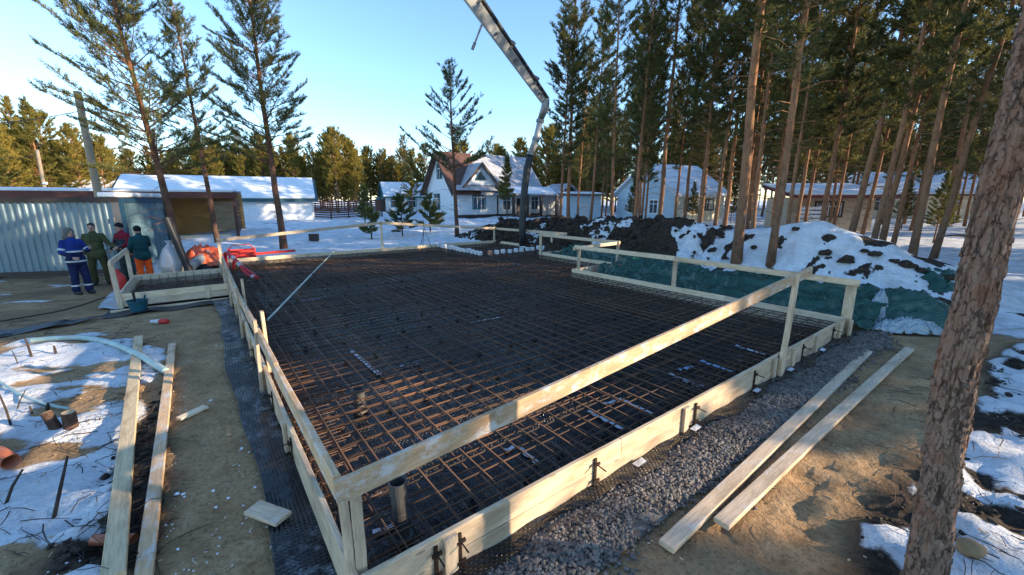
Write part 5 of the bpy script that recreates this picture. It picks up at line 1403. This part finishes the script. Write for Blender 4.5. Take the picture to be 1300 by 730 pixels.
# sticks
M['stick'] = simple('dark_stick', (.045, .032, .025), .9, .4, 9, .3, 40)
SG = "sticks on the left snow patch"
for px, py, h, dx, dy, r in ((40, 452, .30, -.03, .0, .018), (71, 449, .14, .0, 0, .02), (14, 540, .35, -.10, .05, .012), (41, 525, .10, -.01, 0, .012), (60, 520, .09, .03, 0, .02), (23, 462, .22, -.04, 0, .008), (66, 660, .4, -.05, .25, .015), (20, 520, .2, .05, .1, .008), (5, 640, .25, .1, .1, .012)):
    b = gpg(px, py); g = G(); g.tube([b - UP * .03, b + Vector((dx * .4, dy * .5, h * .5)), b + Vector((dx, dy, h))], [r, r * .9, r * .6], 6); o = g.build("stick", M['stick'], None, b); tag(o, "dark broken stick poking out of the trampled snow patch", "stick", SG)
rs = random.Random(8); g = G()
for _ in range(420):      # twigs and roots
    px, py = rs.choice(((rs.uniform(-20, 200), rs.uniform(425, 720)), (rs.uniform(90, 215), rs.uniform(470, 730)), (rs.uniform(0, 180), rs.uniform(405, 440)), (rs.uniform(1110, 1300), rs.uniform(470, 730))))
    b = gpg(px, py); a = rs.uniform(0, 6.28); L = rs.uniform(.06, .38); r = rs.uniform(.0015, .005)
    pts = [b + Vector((math.cos(a + s * rs.uniform(-.6, .6)) * L * s, math.sin(a) * L * s, .012 + rs.uniform(0, .03) * (1 if 0 < s < 1 else .4))) for s in (0, .35, .7, 1)]
    g.tube(pts, [r, r, r * .8, r * .5], 4)
o = g.build("twigs", M['stick']); tag(o, "dark twigs and roots strewn over the snow and soil", "twigs", kind="stuff")
g = G()
for _ in range(300):      # wood chips and splinters left by the carpenters
    if rs.random() < .6: q_ = W(rs.uniform(-2.0, -.35), abs(rs.gauss(0, 4)))
    else: q_ = W(rs.uniform(1.5, 10), rs.uniform(-2.2, -.65))
    q_.z = gz(q_.x, q_.y) + .006; a = rs.uniform(0, 3.14); L = .006 + .03 * rs.random() ** 3; w_ = rs.uniform(.002, .006); d_ = Vector((math.cos(a), math.sin(a), rs.uniform(-.1, .1))); g.obox(q_, d_ * L, Vector((-math.sin(a), math.cos(a), 0)) * w_, UP * .003)
o = g.build("wood_chips", M['wood_stained']); tag(o, "pale wood chips and splinters strewn on the sand", "wood chips", kind="stuff")
# stone by the near trunk
def rock(name, p, sx, sy, sz, m, label, cat, seed, group=None):
    bm = bmesh.new(); bmesh.ops.create_icosphere(bm, subdivisions=3, radius=1); rg_ = np.random.default_rng(seed)
    for v in bm.verts:
        n = float(fbm(np.array([v.co.x * 1.3 + seed]), np.array([v.co.y * 1.3 + v.co.z * 1.1]), 3)[0]) - .5; v.co *= 1 + n * (.5 if cat == 'stone' else 1.3)
        v.co = Vector((v.co.x * sx, v.co.y * sy, max(v.co.z, -.5) * sz))
    me = bpy.data.meshes.new(name); bm.to_mesh(me); bm.free(); me.materials.append(m); me.polygons.foreach_set("use_smooth", np.ones(len(me.polygons), bool))
    o = link(name, me, None, p); return tag(o, label, cat, group)
M['stone'] = simple('tan_stone', (.25, .17, .09), .85, .25, 9, .4, 30)
rock("stone", gpg(1230, 705) + UP * .05, .08, .065, .07, M['stone'], "rounded tan stone lying beside the thick near trunk", "stone", 3)
# dark clods on the snow mound (single ones can be told apart)
for i, (px, py, s) in enumerate(((953, 301, .32), (957, 315, .24), (921, 327, .22), (990, 308, .18), (1045, 322, .35), (1075, 330, .42), (1112, 322, .3), (1150, 336, .4), (1170, 343, .3), (1010, 290, .25), (1205, 352, .3), (905, 318, .3), (1098, 318, .2), (1135, 331, .25))):
    p = mpos(px, py); rock("soil_clod", p + UP * .03, s * .5, s * .42, s * .3, M['soil'], "dark lump of peat lying on the snowy heap behind the tarp", "soil clod", 50 + i, "peat lumps on the snowy heap")

# ================================================================ LITTER AROUND THE CONTAINER AND PORCH
M['orange_film'] = tarp_mat('orange_film', (.62, .075, .025), (.85, .17, .06))
M['red_plastic'] = simple('red_plastic', (.52, .03, .025), .45, .2, 6, .1)
M['bag'] = tarp_mat('white_sack', (.46, .45, .46), (.66, .65, .64))
M['film_pale'] = tarp_mat('pale_film', (.42, .46, .50), (.62, .66, .70))
M['grey_roll'] = simple('grey_roll', (.16, .20, .23), .5, .25, 5, .2, 14)
def heap(name, p, rx, ry, hgt, m, label, cat, seed, n=40, rot=0.):
    V_ = []
    for i in range(n):
        for j in range(n):
            a, b = i / (n - 1) * 2 - 1, j / (n - 1) * 2 - 1; r = min(1, math.hypot(a, b)); x, y = a * rx, b * ry
            X_, Y_ = p.x + x * math.cos(rot) - y * math.sin(rot), p.y + x * math.sin(rot) + y * math.cos(rot)
            rd = 1 - abs(2 * float(fbm(np.array([a * 2.2 + seed]), np.array([b * 2.2 + seed * 2]), 4)[0]) - 1); r2_ = 1 - abs(2 * float(fbm(np.array([a * 6 + b * 3 + seed]), np.array([b * 6 - a * 2 + seed * 2]), 3)[0]) - 1)
            V_.append((X_ + (rd - .6) * .2, Y_ + (r2_ - .6) * .12, p.z - .02 + hgt * (1 - r ** 2.2) * max(.05, .3 + .6 * rd ** 2 + .22 * (r2_ - .5))))
    F_ = [(i * n + j, (i + 1) * n + j, (i + 1) * n + j + 1, i * n + j + 1) for i in range(n - 1) for j in range(n - 1) if math.hypot((i + .5) / (n - 1) * 2 - 1, (j + .5) / (n - 1) * 2 - 1) < .97]
    o = mk(name, V_, F_, m, None, p, True); return tag(o, label, cat)
p = W(-.5, 17.3); p.z = gz(p.x, p.y); heap("plastic_film", p, .95, .6, .85, M['orange_film'], "crumpled orange plastic film heaped behind the far left corner post", "plastic film", 4)
p = W(.8, 17.5); p.z = gz(p.x, p.y)
cr = thing("crate", p, "red slatted plastic crate in the snow behind the far formwork", "crate")
g = G(); g.box(-.42, .42, -.28, .28, 0, .04); g.local("base", M['red_plastic'], cr)
for k_ in range(3):
    z = .08 + k_ * .13
    for s in (-1, 1):
        g = G(); g.box(-.42, .42, s * .28 - .012, s * .28 + .012, z, z + .085); g.local("slat", M['red_plastic'], cr)
        g = G(); g.box(s * .42 - .012, s * .42 + .012, -.265, .265, z, z + .085); g.local("slat", M['red_plastic'], cr)
for a in (-1, 1):
    for b in (-1, 1): g = G(); g.box(a * .43 - .02, a * .43 + .02, b * .29 - .02, b * .29 + .02, .0, .5); g.local("corner_post", M['red_plastic'], cr)
g = G(); g.tube([(-.42, 0, .45), (-.3, 0, .62), (.3, 0, .62), (.42, 0, .45)], .02, 6); g.local("handle", M['red_plastic'], cr)
cr.rotation_euler = (0, 0, _a * -1 + 1.57)
o = plank("strip", W(.3, 16.75, .42), W(2.6, 16.75, .46), .10, .03, M['red_plastic']); tag(o, "red painted strip lying along the back of the far formwork", "strip")
p = gpg(399, 306) ; g = G(); g.box(-.27, .27, -.15, .15, 0, .40); o = g.local("box", M['dark_trim'], None); o.location = p; bvm = o.modifiers.new("b", 'BEVEL'); bvm.width = .02
t = thing("box", p, "small dark box standing in the snow behind the far formwork", "box"); o.name = "box_body"; o.parent = t; o.location = (0, 0, 0)
g = G(); g.box(-.285, .285, -.165, .165, .40, .44); g.local("lid", M['wood_dark'], t); t.rotation_euler = (0, 0, R(8))
# white sack against the container end
def lathe(name, p, prof, m, label, cat, n=20, seed=0, wob=.1):
    V_, F_ = [], []
    for i, (r, z) in enumerate(prof):
        for j in range(n):
            a = 6.283 * j / n; k = 1 + wob * (float(fbm(np.array([math.cos(a) * 1.6 + seed]), np.array([math.sin(a) * 1.6 + z * 4]), 3)[0]) - .5) * 2
            V_.append((p.x + math.cos(a) * r * k, p.y + math.sin(a) * r * k, p.z + z))
    m_ = len(prof); F_ = [(i * n + j, i * n + (j + 1) % n, (i + 1) * n + (j + 1) % n, (i + 1) * n + j) for i in range(m_ - 1) for j in range(n)] + [tuple(range(n))[::-1], tuple((m_ - 1) * n + j for j in range(n))]
    o = mk(name, V_, F_, m, None, p, True); return tag(o, label, cat)
p = gpg(221, 346); p.z -= .01
lathe("sack", p, [(.20, 0), (.33, .06), (.36, .3), (.31, .6), (.20, .85), (.09, .98), (.06, 1.03), (.12, 1.14), (.05, 1.12)], M['bag'], "tied white sack standing by the blue container door", "sack", seed=4, wob=.22)
p = gpg(205, 345); heap("film_heap", p, .55, .4, .5, M['film_pale'], "crumpled pale plastic bags on the ground behind the porch formwork", "plastic bags", 9)
# black roll leaning on the container end, grey roll
a, b = gpg(241, 347), at(211, 277, 14.2)
g = G(); g.tube([a + UP * .04, b], .115, 16); o = g.build("roll", M['black_plastic'], None, a, False); tag(o, "black pipe like roll leaning against the blue container door", "roll")
a, b = gpg(240, 346) + UP * .16, gpg(268, 335) + UP * .42
g = G(); g.tube([a, a.lerp(b, .5), b], .17, 16); o = g.build("roll", M['grey_roll'], None, a, False); tag(o, "thick grey foam roll lying beside the orange film heap", "roll")
p = gpg(250, 343); heap("film_heap", p, .5, .3, .3, M['black_plastic'], "black plastic film rumpled at the foot of the leaning roll", "plastic film", 14)
# red jug behind the porch corner
p = W(-2.45, 13.6); p.z = gz(p.x, p.y)
lathe("jug", p, [(.14, 0), (.16, .04), (.16, .40), (.10, .5), (.05, .55), (.05, .62)], M['red_plastic'], "red plastic jug standing by the corner of the porch formwork", "jug", wob=.04)
# blue bucket with tools
bp = gpg(177, 396)
bt = thing("bucket", bp, "dark blue plastic bucket with tool handles standing on the batten before the porch", "bucket")
M['blue_plastic'] = simple('blue_plastic', (.015, .085, .12), .45, .25, 6, .1)
g = G(); n = 20; prof = [(.14, 0), (.185, .26), (.20, .265), (.20, .285), (.175, .28), (.13, .03)]
for i, (r, z) in enumerate(prof):
    for j in range(n): g.v.append(bp + Vector((math.cos(6.2832 * j / n) * r, math.sin(6.2832 * j / n) * r, z)))
g.f = [(i * n + j, i * n + (j + 1) % n, (i + 1) * n + (j + 1) % n, (i + 1) * n + j) for i in range(5) for j in range(n)] + [tuple(range(n))[::-1], tuple(5 * n + j for j in range(n))]; g.m = [0] * len(g.f)
g.build("pail", M['blue_plastic'], bt)
g = G(); g.tube([bp + Vector((-.05, 0, .05)), bp + Vector((-.08, .02, .46))], [.02, .028], 8); g.build("tool_handle", M['black_plastic'], bt)
g = G(); g.tube([bp + Vector((.08, 0, .1)), bp + Vector((.22, -.02, .40))], [.015, .02], 8); g.build("tool_handle", M['blue_plastic'], bt)
# red mug and glove on the sand
p = gpg(203, 411); a = p + UP * .05; b = a + Vector((.16, .02, .0))
t = thing("bottle", p, "red and white bottle lying on the sand before the porch", "bottle")
g = G(); g.tube([a, a.lerp(b, .2), b.lerp(a, .1), b], [.04, .055, .055, .045], 12); g.build("red_half", M['red_plastic'], t)
g = G(); g.tube([a + Vector((-.16, -.02, 0)), a + Vector((-.02, 0, 0)), a - Vector((.002, 0, 0))], [.035, .05, .04], 12); g.build("white_half", M['bag'], t)
# pale film under the porch corner, dark film across the yard
def sheet(name, pxs, m, label, cat, seed, z=.03):
    """draped ground sheet inside a pixel-free world quad"""
    c = [gpg(*q) for q in pxs]; n = 26; V_ = []
    for i in range(n):
        for j in range(n):
            a, b = i / (n - 1), j / (n - 1); q = (c[0] * (1 - a) + c[1] * a) * (1 - b) + (c[3] * (1 - a) + c[2] * a) * b
            w_ = float(fbm(np.array([q.x * 2.3 + seed]), np.array([q.y * 2.3]), 4)[0]) - .4; q = q + Vector((w_ * .2, w_ * .25, 0)); V_.append((q.x, q.y, gz(q.x, q.y) + z + max(0, w_) * .16))
    F_ = [(i * n + j, (i + 1) * n + j, (i + 1) * n + j + 1, i * n + j + 1) for i in range(n - 1) for j in range(n - 1)]
    o = mk(name, V_, F_, m, None, c[0], True); s = o.modifiers.new("t", 'SOLIDIFY'); s.thickness = .004; return tag(o, label, cat)
sheet("plastic_film", ((118, 396), (150, 394), (160, 366), (140, 372)), M['film_pale'], "pale plastic film rumpled on the ground left of the porch formwork", "plastic film", 3)
sheet("plastic_film", ((-30, 434), (90, 414), (130, 404), (-30, 426)), M['black_plastic'], "black plastic film lying in a narrow fold across the yard", "plastic film", 7, .012)
sheet("plastic_film", ((130, 406), (290, 388), (290, 382), (135, 396)), M['black_plastic'], "black plastic film along the foot of the porch formwork", "plastic film", 5, .012)
P = [gpg(x, y) + UP * .015 for x, y in ((-40, 415), (40, 402), (90, 392), (140, 375), (150, 366))]
PP, rad = conduit("", P, .01, None); g = G(); g.tube(PP[::2], .012, 6); o = g.build("cable", M['black_plastic'], None, P[0], True); tag(o, "thin black cable running over the yard toward the porch", "cable")

# ================================================================ PEOPLE
M['skin'] = simple('skin', (.42, .24, .18), .6, .15, 20, .1)
M['hair'] = simple('dark_hair', (.02, .015, .012), .7, .3, 30, .3, 60)
M['boot'] = simple('dark_boot', (.02, .02, .022), .7, .3, 9, .2)
M['reflect'] = simple('reflective_band', (.52, .54, .56), .35, .1, 9, .1)
def cloth(name, c): return simple(name, c, .85, .28, 6, .5, 16, bdist=.03, spec=.2)
def capsule(p0, p1, r0, r1, n=14):
    p0, p1 = Vector(p0), Vector(p1); d = (p1 - p0).normalized() if (p1 - p0).length > 1e-6 else UP
    pts, rad = [], []
    for k in range(5): a = math.pi / 2 * k / 4; pts.append(p0 - d * r0 * math.cos(a) * .999); rad.append(max(r0 * math.sin(a), .001))
    for k in range(5): a = math.pi / 2 * k / 4; pts.append(p1 + d * r1 * math.sin(a) + d * 1e-5 * k); rad.append(max(r1 * math.cos(a), .001))
    return tube(pts, rad, n)
def ellip(c, rx, ry, rz, n=16):
    bm = bmesh.new(); bmesh.ops.create_uvsphere(bm, u_segments=n, v_segments=n // 2 + 2, radius=1)
    v = [Vector((q.co.x * rx, q.co.y * ry, q.co.z * rz)) + Vector(c) for q in bm.verts]; f = [[w_.index for w_ in q.verts] for q in bm.faces]; bm.free(); return v, f
def fuse(name, shapes, mat, parent, vox, smooth_it=4, keep=None):
    g = G()
    for v, f in shapes: g.add(v, f)
    me = newmesh(name, g.v, g.f, mat); tmp = bpy.data.objects.new("tmp", me); COL.objects.link(tmp)
    m = tmp.modifiers.new("r", 'REMESH'); m.mode = 'VOXEL'; m.voxel_size = vox; m.use_smooth_shade = True
    if smooth_it: s = tmp.modifiers.new("s", 'SMOOTH'); s.iterations = smooth_it; s.factor = .5
    dg = bpy.context.evaluated_depsgraph_get(); me2 = bpy.data.meshes.new_from_object(tmp.evaluated_get(dg)); me2.name = name
    me2.materials.clear(); me2.materials.append(mat); bpy.data.objects.remove(tmp); bpy.data.meshes.remove(me)
    me2.polygons.foreach_set("use_smooth", np.ones(len(me2.polygons), bool))
    return link(name, me2, parent)
def hand_shapes(w, d, side_, grip=.5):
    """palm and five fingers; d = direction of the forearm, side_ = thumb direction"""
    d = Vector(d).normalized(); s = Vector(side_); s = (s - d * s.dot(d)).normalized(); nrm_ = d.cross(s)
    sh = [capsule(w, w + d * .075, .028, .034)]
    pal = w + d * .055
    sh.append(capsule(pal - s * .026, pal + s * .026 + d * .02, .022, .02))
    for k, L in enumerate((.072, .082, .077, .06)):
        b = w + d * .085 + s * (.033 - k * .022); m_ = b + d * L * .55 + nrm_ * grip * .02; e = m_ + d * L * .4 * (1 - grip * .5) + nrm_ * grip * .04
        sh.append(capsule(b, m_, .0105, .0095, 8)); sh.append(capsule(m_, e, .0095, .008, 8))
    tb_ = w + d * .03 + s * .03; t1 = tb_ + s * .035 + d * .03; t2 = t1 + d * .032 + nrm_ * .012
    sh.append(capsule(tb_, t1, .014, .012, 8)); sh.append(capsule(t1, t2, .011, .009, 8))
    return sh
def person(px, py, height, rotdeg, label, pose, wear):
    """faces -Y in its own frame, feet at z=0; the empty carries size and heading"""
    p = gpg(px, py); t = thing("person", p, label, "person"); k = height / 1.78
    t.rotation_euler = (0, 0, R(rotdeg)); t.scale = (k, k, k)
    ln = pose.get('lean', (0, 0)); L_ = lambda x, y, z: Vector((x + ln[0] * max(0, z - .9), y + ln[1] * max(0, z - .9), z))
    hip = L_(0, 0, .94); chest = L_(0, .0, 1.30); neck = L_(0, -.005, 1.49); hd = L_(pose.get('hx', 0), -.025, 1.645)
    sh = {s: L_(s * .172, 0, 1.42) for s in (-1, 1)}
    el = {s: L_(*pose['el'][s]) for s in (-1, 1)}; wr = {s: L_(*pose['wr'][s]) for s in (-1, 1)}
    ft = pose.get('feet', {-1: (-.12, 0), 1: (.12, 0)})
    kn = {s: Vector((ft[s][0] * .95, ft[s][1] * .5 - .03, .50)) for s in (-1, 1)}; an = {s: Vector((ft[s][0], ft[s][1], .10)) for s in (-1, 1)}
    B = [ellip(hd, .076, .095, .118), capsule(neck - UP * .03, hd - UP * .06, .056, .054), ellip(hd + Vector((0, -.02, -.075)), .056, .068, .05),
         ellip(chest + UP * .01, .15, .105, .17), ellip(L_(0, 0, 1.1), .14, .105, .18), ellip(hip, .145, .108, .12)]
    B += [ellip(hd + Vector((0, -.10, -.012)), .014, .022, .022), ellip(hd + Vector((.078, .01, -.01)), .010, .018, .03), ellip(hd + Vector((-.078, .01, -.01)), .010, .018, .03), ellip(hd + Vector((0, -.088, -.055)), .026, .016, .012)]
    for s in (-1, 1):
        B += [capsule(chest + UP * .07, sh[s] - UP * .03, .07, .05), capsule(sh[s] - UP * .03, el[s], .048, .04), capsule(el[s], wr[s], .04, .028)]
        B += hand_shapes(wr[s], wr[s] - el[s], pose['th'][s])
        B += [capsule(hip + Vector((s * .09, 0, -.02)), kn[s], .088, .058), capsule(kn[s], an[s], .058, .04), capsule(an[s] - UP * .02, an[s] + Vector((0, -.15, -.055)), .045, .035)]
    fuse("body", B, M['skin'], t, .0095, 3)
    # face details
    for s in (-1, 1): g = G(); v, f = ellip(hd + Vector((s * .03, -.087, .01)), .010, .008, .007, 8); g.add(v, f); g.local("eye", M['hair'], t)
    g = G(); v, f = ellip(hd + Vector((0, -.100, -.054)), .022, .006, .005, 8); g.add(v, f); g.local("mouth", wear.get('lip', M['red_trim']), t)
    # trousers
    T = [ellip(hip + UP * .02, .168, .128, .12)]
    for s in (-1, 1): T += [capsule(hip + Vector((s * .092, 0, -.02)), kn[s], .112, .084), capsule(kn[s], an[s] + UP * .08, .084, .085), capsule(an[s] + UP * .06, an[s] + UP * .03, .092, .088)]
    fuse("trousers", T, wear['trousers'], t, .014, 3)
    # jacket
    J = [ellip(chest + UP * .01, .195, .145, .21), ellip(L_(0, 0, 1.12), .185, .15, .22), capsule(L_(-.06, 0, .93), L_(.06, 0, .93), .148, .148), capsule(L_(-.055, 0, .87), L_(.055, 0, .87), .152, .152), capsule(neck - UP * .05, neck + UP * .015, .08, .074)]
    for s in (-1, 1): J += [capsule(chest + UP * .09, sh[s] - UP * .02, .09, .072), capsule(sh[s] - UP * .015, el[s], .074, .061), capsule(el[s], wr[s] + (el[s] - wr[s]).normalized() * .02, .061, .048)]
    jk = fuse("jacket", J, wear['jacket'], t, .014, 3)
    if 'jacket_low' in wear:       # second cloth colour on the lower half and the sleeves
        jk.data.materials.append(wear['jacket_low']); me = jk.data
        zs = np.array([pl.center[2] for pl in me.polygons]); xs = np.array([pl.center[0] for pl in me.polygons]); ys = np.array([pl.center[1] for pl in me.polygons])
        mode = wear.get('split', 'low')
        msk = (zs < 1.14) if mode == 'low' else ((zs < 1.30) & (np.abs(xs) < .23))
        me.polygons.foreach_set("material_index", msk.astype(np.int32))
    for (z, r1, r2) in wear.get('bands', ()):
        c = L_(0, 0, z); n = 28; v = []
        for zz in (-.022, .022):
            for j in range(n): v.append(c + Vector((math.cos(6.2832 * j / n) * r1, math.sin(6.2832 * j / n) * r2, zz)))
        g = G(); g.add(v, [(j, (j + 1) % n, n + (j + 1) % n, n + j) for j in range(n)]); g.local("reflective_band", M['reflect'], t, True)
    for s in (-1, 1):
        if wear.get('arm_band'):
            m_ = sh[s].lerp(el[s], .75); d = (el[s] - sh[s]).normalized(); g = G(); v, f = tube([m_ - d * .025, m_ + d * .025], .072, 14, False); g.add(v, f); g.local("reflective_band", M['reflect'], t, True)
        if wear.get('leg_band'):
            m_ = kn[s].lerp(an[s], .62); g = G(); v, f = tube([m_ - UP * .02, m_ + UP * .02], .094, 14, False); g.add(v, f); g.local("reflective_band", M['reflect'], t, True)
        bt_ = fuse("boot", [capsule(an[s] + UP * .06, an[s] - UP * .03, .062, .06), capsule(an[s] + Vector((0, .03, -.048)), an[s] + Vector((0, -.15, -.052)), .056, .05)], M['boot'], t, .014, 2)
    hat = wear['hat']
    if hat == 'beanie':
        fuse("beanie", [ellip(hd + UP * .045 + EY * .012, .093, .108, .095), capsule(hd + Vector((0, .02, .03)), hd + Vector((0, .012, .035)), .096, .096)], wear['hat_m'], t, .012, 2)
    elif hat == 'hair':
        fuse("hair", [ellip(hd + Vector((0, .016, .035)), .083, .100, .096)], M['hair'], t, .012, 1)
    else:
        fuse("hood", [ellip(hd + Vector((0, .022, .02)), .108, .112, .125), capsule(hd + Vector((-.05, .05, -.11)), hd + Vector((.05, .05, -.11)), .085, .085)], wear['hat_m'], t, .012, 2)
    return t
M['c_blue'] = cloth('royal_blue_cloth', (.014, .036, .19)); M['c_navy'] = cloth('navy_cloth', (.012, .018, .065)); M['c_olive'] = cloth('olive_cloth', (.065, .072, .032))
M['c_olive_d'] = cloth('dark_olive_cloth', (.05, .048, .022)); M['c_red'] = cloth('dark_red_cloth', (.20, .012, .028)); M['c_slate'] = cloth('slate_cloth', (.035, .052, .058)); M['c_teal'] = cloth('teal_cloth', (.010, .055, .062))
M['c_orange'] = cloth('orange_hi_vis', (.85, .10, .015)); M['c_black'] = cloth('black_knit', (.012, .012, .014)); M['c_grey'] = cloth('grey_knit', (.13, .135, .12))
relaxed = dict(el={-1: (-.26, .03, 1.14), 1: (.26, .03, 1.14)}, wr={-1: (-.24, -.10, .92), 1: (.24, -.10, .92)}, th={-1: (0, -1, 0), 1: (0, -1, 0)})
# 1: blue suit, facing the group (image right), forearms forward
person(106, 373, 1.78, 72, "person in blue and navy work suit with a grey hood cap, hands held in front", dict(lean=(0, .10), el={-1: (-.26, -.02, 1.15), 1: (.27, -.04, 1.15)}, wr={-1: (-.16, -.24, 1.02), 1: (.22, -.26, 1.22)}, th={-1: (1, 0, .3), 1: (0, 0, 1)}, feet={-1: (-.11, .03), 1: (.11, -.08)}),
       dict(jacket=M['c_blue'], jacket_low=M['c_navy'], trousers=M['c_navy'], hat='hood', hat_m=M['c_grey'], bands=((1.16, .197, .163), (.90, .217, .162)), arm_band=True, leg_band=True))
# 2: olive suit, facing the camera
person(131, 361, 1.84, 36, "person in olive green suit standing bareheaded before the container", dict(el={-1: (-.25, .02, 1.14), 1: (.29, -.05, 1.18)}, wr={-1: (-.25, -.08, .90), 1: (.47, -.16, 1.08)}, th={-1: (0, -1, 0), 1: (0, -.3, 1)}, feet={-1: (-.15, 0), 1: (.15, 0)}),
       dict(jacket=M['c_olive'], trousers=M['c_olive_d'], hat='hair'))
# 3: red jacket, turned to the left
person(166, 357, 1.80, -10, "person in dark red jacket with a slate front and black hat", dict(hx=-.02, el={-1: (-.27, -.02, 1.16), 1: (.27, -.06, 1.15)}, wr={-1: (-.20, -.22, .98), 1: (.16, -.26, 1.08)}, th={-1: (1, 0, .2), 1: (-1, 0, .3)}),
       dict(jacket=M['c_red'], jacket_low=M['c_slate'], split='front', trousers=M['c_slate'], hat='beanie', hat_m=M['c_black']))
# 4: teal jacket, orange trousers, seen from behind
person(188, 361, 1.78, -118, "person in teal jacket, bright orange trousers and black hat, back half turned", dict(lean=(0, -.05), el={-1: (-.26, -.14, 1.18), 1: (.26, -.02, 1.14)}, wr={-1: (-.20, -.38, 1.13), 1: (.18, -.20, 1.0)}, th={-1: (.5, 0, 1), 1: (-1, 0, .3)}, feet={-1: (-.12, 0), 1: (.12, .03)}),
       dict(jacket=M['c_teal'], trousers=M['c_orange'], hat='beanie', hat_m=M['c_black']))
